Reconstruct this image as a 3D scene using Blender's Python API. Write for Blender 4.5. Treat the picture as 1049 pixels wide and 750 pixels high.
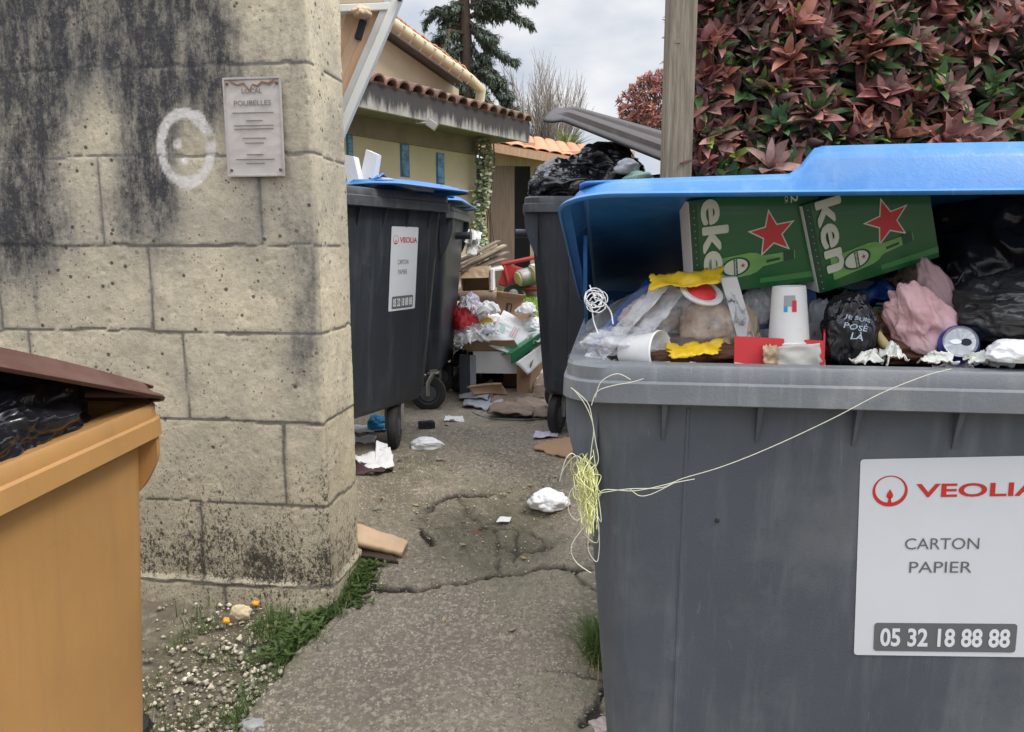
import bpy, bmesh, math, random
import numpy as np
from mathutils import Vector, Matrix, noise

for o in list(bpy.data.objects):
    bpy.data.objects.remove(o)
SC = bpy.context.scene
COL = SC.collection
rnd = random.Random(7)
R = math.radians

# ------------------------------------------------------------------ camera
EYE = 1.27
FPX = 775.0
TILT = math.atan(124 / 775)
cam_d = bpy.data.cameras.new('camera')
cam_d.sensor_width = 36
cam_d.lens = FPX / 1049 * 36
cam_d.clip_start = 0.05
cam_d.clip_end = 500
cam = bpy.data.objects.new('camera', cam_d)
cam.location = (0, 0, EYE)
cam.rotation_euler = (math.pi / 2 - TILT, 0, 0)
COL.objects.link(cam)
SC.camera = cam

# ------------------------------------------------------------------ world, sun, exposure
SUN_EL, SUN_AZ = R(52), R(118)           # azimuth clockwise from +Y (towards +X)
world = bpy.data.worlds.new('World')
SC.world = world
world.use_nodes = True
wn, wl = world.node_tree.nodes, world.node_tree.links
wn.clear()
w_out = wn.new('ShaderNodeOutputWorld')
w_bg = wn.new('ShaderNodeBackground')
w_bg.inputs['Strength'].default_value = 0.1
sky = wn.new('ShaderNodeTexSky')
sky.sky_type = 'NISHITA'
sky.sun_disc = False
sky.sun_elevation = SUN_EL
sky.sun_rotation = SUN_AZ
tc = wn.new('ShaderNodeTexCoord')
mp = wn.new('ShaderNodeMapping')
mp.inputs['Scale'].default_value = (1.0, 1.0, 2.2)
n1 = wn.new('ShaderNodeTexNoise')
n1.inputs['Scale'].default_value = 2.6
n1.inputs['Detail'].default_value = 7
n1.inputs['Distortion'].default_value = 0.6
r1 = wn.new('ShaderNodeValToRGB')
r1.color_ramp.elements[0].position = 0.22
r1.color_ramp.elements[0].color = (0, 0, 0, 1)
r1.color_ramp.elements[1].position = 0.42
r1.color_ramp.elements[1].color = (1, 1, 1, 1)
n2 = wn.new('ShaderNodeTexNoise')
n2.inputs['Scale'].default_value = 4.0
n2.inputs['Detail'].default_value = 6
r2 = wn.new('ShaderNodeValToRGB')
r2.color_ramp.elements[0].position = 0.40
r2.color_ramp.elements[0].color = (6.2, 6.8, 7.9, 1)
r2.color_ramp.elements[1].position = 0.60
r2.color_ramp.elements[1].color = (9.6, 9.7, 9.9, 1)
mx = wn.new('ShaderNodeMixRGB')
wl.new(tc.outputs['Generated'], mp.inputs['Vector'])
wl.new(mp.outputs[0], n1.inputs['Vector'])
wl.new(mp.outputs[0], n2.inputs['Vector'])
wl.new(n1.outputs['Fac'], r1.inputs['Fac'])
wl.new(n2.outputs['Fac'], r2.inputs['Fac'])
wl.new(r1.outputs['Color'], mx.inputs['Fac'])
wl.new(sky.outputs['Color'], mx.inputs['Color1'])
wl.new(r2.outputs['Color'], mx.inputs['Color2'])
# overcast skies are brighter overhead than near the horizon
sp3 = wn.new('ShaderNodeSeparateXYZ')
wl.new(tc.outputs['Generated'], sp3.inputs[0])
mrz = wn.new('ShaderNodeMapRange')
mrz.inputs['From Min'].default_value = 0.30
mrz.inputs['From Max'].default_value = 0.85
mrz.inputs['To Min'].default_value = 0.60
mrz.inputs['To Max'].default_value = 2.1
wl.new(sp3.outputs['Z'], mrz.inputs['Value'])
vm = wn.new('ShaderNodeVectorMath')
vm.operation = 'SCALE'
wl.new(mx.outputs['Color'], vm.inputs[0])
wl.new(mrz.outputs[0], vm.inputs['Scale'])
wl.new(vm.outputs[0], w_bg.inputs['Color'])
wl.new(w_bg.outputs[0], w_out.inputs['Surface'])

sd = bpy.data.lights.new('sun', 'SUN')
sd.energy = 1.4
sd.angle = R(16)
sd.color = (1.0, 0.94, 0.85)
sun = bpy.data.objects.new('sun', sd)
sdir = Vector((math.sin(SUN_AZ) * math.cos(SUN_EL), math.cos(SUN_AZ) * math.cos(SUN_EL), math.sin(SUN_EL)))
sun.rotation_euler = sdir.to_track_quat('Z', 'Y').to_euler()
sun.location = (3, -3, 6)
COL.objects.link(sun)

SC.view_settings.view_transform = 'Standard'
SC.view_settings.look = 'None'
SC.view_settings.gamma = 1
SC.view_settings.exposure = 0.68
SC.view_settings.use_curve_mapping = False
SC.render.resolution_x, SC.render.resolution_y = 1024, 732

# ------------------------------------------------------------------ layout helpers (photo pixels -> metres)
_c, _s = math.cos(TILT), math.sin(TILT)


def ray(px, py):
    a, b = (px - 524.5) / FPX, (375 - py) / FPX
    return Vector((a, b * _s + _c, b * _c - _s))


def P(px, py, Y):
    r = ray(px, py)
    k = Y / r.y
    return Vector((r.x * k, Y, EYE + r.z * k))


def lerp_prof(pts, y):
    if y <= pts[0][0]:
        return pts[0][1]
    for (a, za), (b, zb) in zip(pts, pts[1:]):
        if y <= b:
            t = (y - a) / (b - a)
            return za + (zb - za) * t
    return pts[-1][1]


def sstep(t):
    t = max(0.0, min(1.0, t))
    return t * t * (3 - 2 * t)


PM = [(0, -.05), (1.3, .015), (2.19, .15), (2.5, .215), (3.05, .385), (3.3, .4), (8, .41), (30, .5), (300, .5)]
PR = [(0, -.05), (1.3, .015), (2.45, .02), (3.15, .4), (8, .41), (30, .5), (300, .5)]
PL = [(0, -.05), (1.3, .0), (2.19, .15), (2.5, .3), (2.7, .395), (8, .41), (30, .5), (300, .5)]


def G(x, y):
    m = lerp_prof(PM, y)
    if y > 5:
        return m
    wr = sstep((x - .27) / .16)
    wl_ = sstep((-.5 - x) / .12)
    return m * (1 - wr - wl_) + lerp_prof(PR, y) * wr + lerp_prof(PL, y) * wl_


def GP(px, py, up=0.0):
    r = ray(px, py)
    lo, hi = 0.3, 60.0
    for _ in range(50):
        m = (lo + hi) / 2
        p = Vector((0, 0, EYE)) + r * m
        if p.z > G(p.x, p.y):
            lo = m
        else:
            hi = m
    p = Vector((0, 0, EYE)) + r * lo
    return Vector((p.x, p.y, G(p.x, p.y) + up))


# ------------------------------------------------------------------ materials
def mat(name, col, rough=0.6, var=0.15, scale=6.0, bump=0.0, bscale=40.0, metallic=0.0, spec=0.5,
        dirt=None, dirt_amt=0.0, dirt_scale=3.0, col2=None, stretch=None, sss=0.0, coat=0.0, trans=0.0, island=0.0, alpha=1.0, sheen=0):
    m = bpy.data.materials.new(name)
    m.use_nodes = True
    N, L = m.node_tree.nodes, m.node_tree.links
    b = N['Principled BSDF']
    b.inputs['Roughness'].default_value = rough
    b.inputs['Metallic'].default_value = metallic
    b.inputs['Specular IOR Level'].default_value = spec
    b.inputs['Coat Weight'].default_value = coat
    b.inputs['Alpha'].default_value = alpha
    if sss:
        b.inputs['Subsurface Weight'].default_value = sss
        b.inputs['Subsurface Scale'].default_value = 0.01
    if trans:
        b.inputs['Transmission Weight'].default_value = trans
    t = N.new('ShaderNodeTexCoord')
    mp = N.new('ShaderNodeMapping')
    L.new(t.outputs['Object'], mp.inputs['Vector'])
    if stretch:
        mp.inputs['Scale'].default_value = stretch
    n = N.new('ShaderNodeTexNoise')
    n.inputs['Scale'].default_value = scale
    n.inputs['Detail'].default_value = 6
    n.inputs['Roughness'].default_value = 0.6
    L.new(mp.outputs[0], n.inputs['Vector'])
    ramp = N.new('ShaderNodeValToRGB')
    c = Vector(col)
    lo = c * (1 - var)
    hi = Vector(col2) if col2 else Vector([min(1, v * (1 + var)) for v in c])
    ramp.color_ramp.elements[0].position = 0.3
    ramp.color_ramp.elements[0].color = (*lo, 1)
    ramp.color_ramp.elements[1].position = 0.7
    ramp.color_ramp.elements[1].color = (*hi, 1)
    L.new(n.outputs['Fac'], ramp.inputs['Fac'])
    last = ramp.outputs['Color']
    if dirt:
        dn = N.new('ShaderNodeTexNoise')
        dn.inputs['Scale'].default_value = dirt_scale
        dn.inputs['Detail'].default_value = 9
        dn.inputs['Roughness'].default_value = 0.68
        L.new(mp.outputs[0], dn.inputs['Vector'])
        dr = N.new('ShaderNodeMapRange')
        dr.inputs['From Min'].default_value = 0.5
        dr.inputs['From Max'].default_value = 0.72
        dr.inputs['To Max'].default_value = dirt_amt
        L.new(dn.outputs['Fac'], dr.inputs['Value'])
        mxr = N.new('ShaderNodeMixRGB')
        mxr.inputs['Color2'].default_value = (*dirt, 1)
        L.new(dr.outputs[0], mxr.inputs['Fac'])
        L.new(last, mxr.inputs['Color1'])
        last = mxr.outputs['Color']
        rr_ = N.new('ShaderNodeMapRange')
        rr_.inputs['From Max'].default_value = max(dirt_amt, .01)
        rr_.inputs['To Min'].default_value = rough
        rr_.inputs['To Max'].default_value = min(1, rough + .3)
        L.new(dr.outputs[0], rr_.inputs['Value'])
        L.new(rr_.outputs[0], b.inputs['Roughness'])
    if island:
        g = N.new('ShaderNodeNewGeometry')
        mr = N.new('ShaderNodeMapRange')
        mr.inputs['To Min'].default_value = 1 - island
        mr.inputs['To Max'].default_value = 1 + island
        L.new(g.outputs['Random Per Island'], mr.inputs['Value'])
        h = N.new('ShaderNodeHueSaturation')
        L.new(mr.outputs[0], h.inputs['Value'])
        L.new(last, h.inputs['Color'])
        last = h.outputs['Color']
    L.new(last, b.inputs['Base Color'])
    if bump:
        bn = N.new('ShaderNodeTexNoise')
        bn.inputs['Scale'].default_value = bscale
        bn.inputs['Detail'].default_value = 5
        L.new(mp.outputs[0], bn.inputs['Vector'])
        bp = N.new('ShaderNodeBump')
        bp.inputs['Strength'].default_value = min(1, bump)
        bp.inputs['Distance'].default_value = 0.004
        L.new(bn.outputs['Fac'], bp.inputs['Height'])
        L.new(bp.outputs[0], b.inputs['Normal'])
    return m


def scuff(m, seed=0.0, streak=.35, scratch=.5, tone=(.30, .31, .32)):
    """rain streaks running down and thin pale scratches on a moulded plastic"""
    N, L = m.node_tree.nodes, m.node_tree.links
    b = N['Principled BSDF']
    src = b.inputs['Base Color'].links[0].from_socket
    t = N.new('ShaderNodeTexCoord')

    def layer(scale, stretch, lo, hi, amt, prev, rotz=0.0, gate=None):
        mp = N.new('ShaderNodeMapping')
        mp.inputs['Scale'].default_value = stretch
        mp.inputs['Rotation'].default_value = (rotz, rotz * .7, rotz)
        mp.inputs['Location'].default_value = (seed, seed * 2, seed * 3)
        L.new(t.outputs['Object'], mp.inputs['Vector'])
        n = N.new('ShaderNodeTexNoise')
        n.inputs['Scale'].default_value = scale
        n.inputs['Detail'].default_value = 5
        n.inputs['Roughness'].default_value = .7
        L.new(mp.outputs[0], n.inputs['Vector'])
        r = N.new('ShaderNodeMapRange')
        r.inputs['From Min'].default_value = lo
        r.inputs['From Max'].default_value = hi
        r.inputs['To Max'].default_value = amt
        L.new(n.outputs['Fac'], r.inputs['Value'])
        x = N.new('ShaderNodeMixRGB')
        x.inputs['Color2'].default_value = (*tone, 1)
        L.new(r.outputs[0], x.inputs['Fac'])
        L.new(prev, x.inputs['Color1'])
        return x.outputs['Color']
    c = layer(22, (1, 1, .07), .5, .72, streak, src)
    c = layer(60, (1, 1, .04), .66, .70, scratch, c, .25)
    c = layer(45, (.05, .05, 1), .69, .72, scratch, c, .12)
    c = layer(7, (1, 1, .8), .62, .70, streak * .8, c)
    L.new(c, b.inputs['Base Color'])


def film_mat(name, tint=(.9, .92, .95), opac=0.22, rough=.18):
    m = bpy.data.materials.new(name)
    m.use_nodes = True
    N, L = m.node_tree.nodes, m.node_tree.links
    N.clear()
    o = N.new('ShaderNodeOutputMaterial')
    tr = N.new('ShaderNodeBsdfTransparent')
    pr = N.new('ShaderNodeBsdfPrincipled')
    pr.inputs['Base Color'].default_value = (*tint, 1)
    pr.inputs['Roughness'].default_value = rough
    t = N.new('ShaderNodeTexCoord')
    n = N.new('ShaderNodeTexNoise')
    n.inputs['Scale'].default_value = 22
    n.inputs['Detail'].default_value = 5
    L.new(t.outputs['Object'], n.inputs['Vector'])
    mr = N.new('ShaderNodeMapRange')
    mr.inputs['From Min'].default_value = .35
    mr.inputs['From Max'].default_value = .7
    mr.inputs['To Min'].default_value = opac * .4
    mr.inputs['To Max'].default_value = opac * 2.0
    L.new(n.outputs['Fac'], mr.inputs['Value'])
    bp = N.new('ShaderNodeBump')
    bp.inputs['Strength'].default_value = .6
    bp.inputs['Distance'].default_value = .01
    L.new(n.outputs['Fac'], bp.inputs['Height'])
    L.new(bp.outputs[0], pr.inputs['Normal'])
    ms = N.new('ShaderNodeMixShader')
    L.new(mr.outputs[0], ms.inputs[0])
    L.new(tr.outputs[0], ms.inputs[1])
    L.new(pr.outputs[0], ms.inputs[2])
    L.new(ms.outputs[0], o.inputs['Surface'])
    return m


M = {}
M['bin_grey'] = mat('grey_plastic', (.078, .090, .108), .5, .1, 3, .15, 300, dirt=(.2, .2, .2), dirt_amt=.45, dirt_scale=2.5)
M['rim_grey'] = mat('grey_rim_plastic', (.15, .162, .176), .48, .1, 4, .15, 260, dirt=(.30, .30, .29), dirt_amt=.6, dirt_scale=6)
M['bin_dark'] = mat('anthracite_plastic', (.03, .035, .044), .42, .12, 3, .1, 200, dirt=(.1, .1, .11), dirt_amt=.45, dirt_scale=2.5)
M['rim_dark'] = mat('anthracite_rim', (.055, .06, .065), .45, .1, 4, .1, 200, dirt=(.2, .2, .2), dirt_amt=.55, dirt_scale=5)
M['orange'] = mat('ochre_plastic', (.43, .23, .078), .5, .14, 2.0, .12, 260, dirt=(.33, .17, .06), dirt_amt=.4, dirt_scale=2)
M['brown'] = mat('brown_plastic', (.085, .032, .021), .48, .1, 4, .1, 200, dirt=(.2, .12, .09), dirt_amt=.4, dirt_scale=5)
M['blue'] = mat('blue_plastic', (.026, .175, .46), .36, .1, 3, .08, 200, dirt=(.2, .3, .48), dirt_amt=.4, dirt_scale=7)
M['lid_taupe'] = mat('taupe_plastic', (.045, .036, .034), .55, .12, 5, .1, 200, spec=.25)
M['rubber'] = mat('rubber', (.016, .016, .017), .75, .2, 8, .2, 80, dirt=(.12, .11, .1), dirt_amt=.5)
M['steel'] = mat('galvanised_steel', (.35, .34, .32), .45, .15, 10, metallic=.8, dirt=(.2, .15, .1), dirt_amt=.5)
M['paper'] = mat('white_sticker', (.66, .68, .71), .5, .04, 3, dirt=(.5, .5, .5), dirt_amt=.3, dirt_scale=4)
M['red_ink'] = mat('red_ink', (.55, .03, .025), .5, .05)
M['grey_ink'] = mat('grey_ink', (.13, .135, .14), .55, .05)
M['white_ink'] = mat('white_ink', (.75, .76, .78), .5, .05)
M['black_ink'] = mat('black_ink', (.05, .045, .045), .6, .1)
M['black_bag'] = mat('black_film', (.012, .012, .015), .2, .3, 12, .3, 40, spec=.5)
M['smoke_bag'] = mat('smoky_film', (.035, .035, .036), .2, .3, 9, .5, 60)
M['white_bag'] = mat('white_film', (.88, .88, .88), .4, .06, 6, .4, 40, sss=.1)
M['clear'] = film_mat('clear_film', opac=.09, rough=.12)
M['clear2'] = film_mat('cloudy_film', (.8, .8, .82), .5)
M['yellow'] = mat('yellow_film', (.85, .55, .02), .4, .12, 12, .4, 60)
M['red'] = mat('red_card', (.62, .035, .04), .45, .08, 12, .1, 50)
M['white'] = mat('white_card', (.78, .77, .75), .55, .05, 6, .1, 50, dirt=(.55, .5, .42), dirt_amt=.4, dirt_scale=7)
M['cardboard'] = mat('brown_cardboard', (.40, .255, .15), .8, .12, 6, .15, 60, dirt=(.2, .13, .08), dirt_amt=.5)
M['cardboard_wet'] = mat('wet_cardboard', (.22, .155, .11), .75, .25, 12, .3, 60, dirt=(.35, .3, .26), dirt_amt=.6, dirt_scale=14)
M['kraft_pale'] = mat('pale_kraft', (.58, .43, .28), .8, .1, 6, .1, 60)
M['grey_card'] = mat('grey_card', (.36, .37, .40), .7, .08, 6)
M['green_card'] = mat('green_carton', (.012, .115, .03), .35, .12, 7, .05, 50, coat=.2)
M['green_dk'] = mat('dark_green_ink', (.008, .06, .02), .4, .1)
M['green_lt'] = mat('light_green_ink', (.16, .36, .09), .38, .25, 14, stretch=(1, 1, 5))
M['cream'] = mat('cream_ink', (.66, .68, .56), .5, .05)
M['pink'] = mat('pink_cloth', (.78, .42, .45), .8, .1, 9, .3, 90, col2=(.86, .62, .62))
M['mauve'] = mat('mauve_cloth', (.5, .34, .36), .8, .15, 9, .3, 90)
M['food'] = mat('stained_paper', (.34, .12, .025), .6, .3, 22, .4, 60, col2=(.72, .56, .38), dirt=(.08, .03, .015), dirt_amt=.9, dirt_scale=18)
M['food_dark'] = mat('food_scraps', (.06, .025, .015), .6, .5, 20, .6, 60, col2=(.2, .08, .04))
M['bluefilm'] = mat('blue_film', (.025, .09, .36), .35, .2, 9, .4, 60)
M['lightblue'] = mat('light_blue_plastic', (.02, .35, .7), .35, .1, 9, .2, 60)
M['alu'] = mat('aluminium', (.7, .71, .73), .3, .08, 12, metallic=.9)
M['string'] = mat('pale_twine', (.62, .62, .48), .6, .1, 30)
M['string_y'] = mat('yellow_twine', (.72, .72, .32), .6, .12, 30)
M['wood_pale'] = mat('sun_bleached_wood', (.42, .33, .22), .8, .2, 5, .4, 30, stretch=(8, 8, .8))
M['wood_post'] = mat('weathered_post', (.20, .155, .105), .85, .35, 6, .8, 26, stretch=(12, 12, .8), dirt=(.10, .095, .07), dirt_amt=.85, dirt_scale=2, col2=(.33, .27, .19))
M['wood_door'] = mat('greyed_door_wood', (.20, .145, .11), .8, .2, 5, .4, 30, stretch=(9, 9, .6))
M['wood_tan'] = mat('tan_panel', (.50, .30, .17), .6, .12, 5, .1, 30, stretch=(6, 6, .8), col2=(.58, .38, .25))
M['wood_chip'] = mat('broken_plank', (.55, .38, .24), .8, .15, 9, .3, 40)
M['white_paint'] = mat('white_paint', (.72, .71, .67), .5, .05, 6, dirt=(.5, .47, .4), dirt_amt=.4)
M['cream_paint'] = mat('cream_gutter', (.66, .56, .38), .5, .08, 6, dirt=(.4, .33, .2), dirt_amt=.5)
M['foam'] = mat('polystyrene', (.76, .74, .73), .8, .05, 9, .3, 120)
M['tile_old'] = mat('old_clay_tile', (.20, .11, .085), .85, .5, 9, .4, 30, dirt=(.05, .045, .045), dirt_amt=.85, dirt_scale=3, island=.25)
M['tile_new'] = mat('orange_clay_tile', (.55, .25, .13), .8, .2, 5, .3, 30, island=.2)
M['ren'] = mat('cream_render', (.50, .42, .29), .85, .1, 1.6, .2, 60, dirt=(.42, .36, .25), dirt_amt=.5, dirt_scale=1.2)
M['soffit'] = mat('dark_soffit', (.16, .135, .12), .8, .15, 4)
M['cart_red'] = mat('red_metal', (.42, .03, .035), .45, .12, 8, dirt=(.2, .08, .06), dirt_amt=.6)
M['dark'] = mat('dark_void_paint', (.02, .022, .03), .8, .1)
M['leaf_ivy'] = mat('variegated_leaf', (.14, .22, .08), .5, .2, 30, col2=(.50, .52, .36), island=.4)
M['bark'] = mat('bark', (.10, .075, .055), .9, .3, 9, .8, 30, stretch=(5, 5, 1))
M['twig'] = mat('bare_twig', (.29, .25, .22), .8, .2, 9)
M['pebble'] = mat('pebble', (.34, .28, .20), .75, .2, 30, island=.65, col2=(.66, .60, .47))
M['soil'] = mat('soil', (.12, .10, .07), .95, .3, 22, .9, 90, dirt=(.3, .27, .2), dirt_amt=.8, dirt_scale=26)
M['tissue'] = mat('soft_tissue', (.72, .69, .63), .9, .06, 9, sss=.2)
M['twig_dark'] = mat('dead_twig', (.06, .04, .03), .8, .2)
M['purple'] = mat('lilac_paper', (.55, .48, .62), .6, .08)
M['orange_fruit'] = mat('orange_petal', (.85, .36, .03), .6, .1)


def leaf_mat(name, col, col2, rough=.45, island=.35, tl=.25):
    m = mat(name, col, rough, .15, 25, 0, col2=col2, island=island, spec=.4)
    N, L = m.node_tree.nodes, m.node_tree.links
    b = N['Principled BSDF']
    src = b.inputs['Base Color'].links[0].from_socket
    t = N.new('ShaderNodeBsdfTranslucent')
    L.new(src, t.inputs['Color'])
    ms = N.new('ShaderNodeMixShader')
    ms.inputs[0].default_value = tl
    out = N['Material Output']
    L.new(b.outputs[0], ms.inputs[1])
    L.new(t.outputs[0], ms.inputs[2])
    L.new(ms.outputs[0], out.inputs['Surface'])
    return m


M['leaf_red'] = leaf_mat('red_leaf', (.40, .15, .14), (.56, .28, .25), .4)
M['leaf_bronze'] = leaf_mat('bronze_leaf', (.31, .17, .15), (.47, .29, .25), .4)
M['leaf_copper'] = leaf_mat('copper_leaf', (.38, .13, .09), (.52, .24, .16))
M['leaf_green'] = leaf_mat('green_leaf', (.06, .12, .045), (.13, .22, .08), .38)
M['leaf_lime'] = leaf_mat('lime_leaf', (.22, .34, .06), (.32, .42, .1))
M['grass'] = leaf_mat('grass_blade', (.065, .12, .03), (.15, .21, .065))
M['lawn'] = leaf_mat('lawn_blade', (.17, .30, .04), (.34, .46, .08))
M['grass_dry'] = leaf_mat('dry_blade', (.3, .26, .12), (.42, .36, .2))
M['cedar'] = leaf_mat('cedar_needle', (.10, .15, .11), (.18, .22, .165), .6, .4, .15)
M['yucca'] = leaf_mat('sword_leaf', (.12, .18, .05), (.3, .34, .14))


for k_, a_, s_, t_ in (('bin_grey', .36, .5, (.19, .2, .215)), ('bin_dark', .3, .5, (.13, .14, .15)), ('orange', .3, .35, (.28, .16, .07)), ('rim_grey', .4, .5, (.33, .33, .33)),
                       ('blue', .22, .3, (.25, .38, .60)), ('brown', .2, .25, (.16, .09, .07)), ('rim_dark', .35, .5, (.2, .2, .21)), ('lid_taupe', .2, .3, (.15, .13, .13))):
    scuff(M[k_], len(k_) * 1.3, a_, s_, t_)


# ------------------------------------------------------------------ object helpers
def tag(o, label=None, cat=None, group=None, kind=None):
    if label:
        o['label'] = label
    if cat:
        o['category'] = cat
    if group:
        o['group'] = group
    if kind:
        o['kind'] = kind
    return o


def thing(name, label, cat, loc, rotz=0.0, group=None):
    o = bpy.data.objects.new(name, None)
    o.empty_display_size = .1
    COL.objects.link(o)
    o.location = loc
    o.rotation_euler = (0, 0, rotz)
    return tag(o, label, cat, group)


def world_loc(o):
    v = Vector((0, 0, 0))
    while o is not None:
        v += Vector(o.location)
        o = o.parent
    return v


def mk(name, V, F, m, parent=None, smooth=False, local=False, midx=None, angle=None, base=None):
    """one mesh object; V in world metres unless local"""
    V = np.array([tuple(v) for v in V], dtype=float) if not isinstance(V, np.ndarray) else V.copy()
    if parent is not None:
        off = Vector((0, 0, 0)) if local else world_loc(parent)
        loc = Vector((0, 0, 0))
    else:
        if local:
            off = loc = Vector((0, 0, 0))
        else:
            mn, mxx = V.min(0), V.max(0)
            off = Vector(base) if base is not None else Vector(((mn[0] + mxx[0]) / 2, (mn[1] + mxx[1]) / 2, mn[2]))
            loc = off
    V -= np.array(off)
    me = bpy.data.meshes.new(name)
    if isinstance(F, np.ndarray) and F.ndim == 2:
        k = F.shape[1]
        me.vertices.add(len(V))
        me.vertices.foreach_set('co', V.ravel())
        me.loops.add(F.size)
        me.loops.foreach_set('vertex_index', F.ravel().astype(np.int32))
        me.polygons.add(len(F))
        me.polygons.foreach_set('loop_start', np.arange(0, F.size, k, dtype=np.int32))
        me.update(calc_edges=True)
    else:
        me.from_pydata([tuple(v) for v in V], [], [tuple(int(i) for i in f) for f in F])
    me.validate()
    ms = m if isinstance(m, (list, tuple)) else [m]
    for q in ms:
        me.materials.append(q)
    if midx is not None:
        me.polygons.foreach_set('material_index', np.array(midx, dtype=np.int32))
    if smooth:
        me.polygons.foreach_set('use_smooth', np.ones(len(me.polygons), dtype=bool))
    if angle is not None:
        bm = bmesh.new()
        bm.from_mesh(me)
        for e in bm.edges:
            if len(e.link_faces) == 2 and e.calc_face_angle(0) > R(angle):
                e.smooth = False
        for f in bm.faces:
            f.smooth = True
        bm.to_mesh(me)
        bm.free()
    me.update()
    o = bpy.data.objects.new(name, me)
    o.location = loc
    COL.objects.link(o)
    if parent is not None:
        o.parent = parent
    return o


class Geo:
    def __init__(s):
        s.V, s.F, s.I = [], [], []
        s.mi = 0

    def add(s, V, F):
        n = len(s.V)
        s.V += [Vector(v) for v in V]
        s.F += [tuple(i + n for i in f) for f in F]
        s.I += [s.mi] * len(F)
        return s

    def box(s, c, size, rot=None, bev=0.0):
        bm = bmesh.new()
        bmesh.ops.create_cube(bm, size=1)
        for v in bm.verts:
            v.co = Vector((v.co.x * size[0], v.co.y * size[1], v.co.z * size[2]))
        if bev:
            bmesh.ops.bevel(bm, geom=list(bm.edges), offset=bev, segments=2, affect='EDGES', profile=.6)
        Mx = rot.to_3x3() if rot is not None else Matrix.Identity(3)
        V = [Mx @ v.co + Vector(c) for v in bm.verts]
        bm.verts.index_update()
        F = [[v.index for v in f.verts] for f in bm.faces]
        bm.free()
        return s.add(V, F)

    def tube(s, pts, r, n=8, cap=True):
        pts = [Vector(p) for p in pts]
        rs = r if isinstance(r, (list, tuple)) else [r] * len(pts)
        V, F = [], []
        up = Vector((0, 0, 1))
        prev = None
        for i, p in enumerate(pts):
            d = (pts[min(i + 1, len(pts) - 1)] - pts[max(i - 1, 0)])
            d = d.normalized() if d.length > 1e-9 else Vector((0, 0, 1))
            if prev is None:
                a = d.cross(up)
                if a.length < .1:
                    a = d.cross(Vector((1, 0, 0)))
            else:
                a = prev - d * prev.dot(d)
                if a.length < 1e-6:
                    a = d.cross(up)
            a.normalize()
            prev = a
            b = d.cross(a)
            for k in range(n):
                t = 2 * math.pi * k / n
                V.append(p + (a * math.cos(t) + b * math.sin(t)) * rs[i])
        for i in range(len(pts) - 1):
            for k in range(n):
                F.append((i * n + k, i * n + (k + 1) % n, (i + 1) * n + (k + 1) % n, (i + 1) * n + k))
        if cap:
            F.append(tuple(range(n))[::-1])
            F.append(tuple(range((len(pts) - 1) * n, len(pts) * n)))
        return s.add(V, F)

    def lathe(s, prof, n, mx):
        V, F = [], []
        for (r_, z_) in prof:
            for k in range(n):
                t = 2 * math.pi * k / n
                V.append(mx @ Vector((r_ * math.cos(t), r_ * math.sin(t), z_)))
        for i in range(len(prof) - 1):
            for k in range(n):
                F.append((i * n + k, i * n + (k + 1) % n, (i + 1) * n + (k + 1) % n, (i + 1) * n + k))
        F.append(tuple(range(n))[::-1])
        F.append(tuple(range((len(prof) - 1) * n, len(prof) * n)))
        return s.add(V, F)

    def poly(s, pts, nrm, th=.001):
        """extruded flat polygon"""
        nrm = Vector(nrm).normalized() * th
        n = len(pts)
        V = [Vector(p) for p in pts] + [Vector(p) + nrm for p in pts]
        F = [tuple(range(n))[::-1], tuple(range(n, 2 * n))]
        F += [(i, (i + 1) % n, n + (i + 1) % n, n + i) for i in range(n)]
        return s.add(V, F)

    def mk(s, name, m, parent=None, **k):
        mi = s.I if isinstance(m, (list, tuple)) else None
        return mk(name, s.V, s.F, m, parent, midx=mi, **k)


def rr(hx, hy, r, n=6, ox=0, oy=0):
    pts = []
    for cx, cy, a0 in ((1, 1, 0), (-1, 1, 90), (-1, -1, 180), (1, -1, 270)):
        for k in range(n + 1):
            a = R(a0 + 90 * k / n)
            pts.append((ox + cx * (hx - r) + r * math.cos(a), oy + cy * (hy - r) + r * math.sin(a)))
    return pts


def loft(loops, close_first=False, close_last=False):
    n = len(loops[0])
    V = [p for l in loops for p in l]
    F = []
    for i in range(len(loops) - 1):
        for k in range(n):
            F.append((i * n + k, i * n + (k + 1) % n, (i + 1) * n + (k + 1) % n, (i + 1) * n + k))
    if close_first:
        F.append(tuple(range(n))[::-1])
    if close_last:
        F.append(tuple(range((len(loops) - 1) * n, len(loops) * n)))
    return V, F


def fbm(p, o=4):
    return noise.fractal(p, 0.6, 2.1, o)


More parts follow.
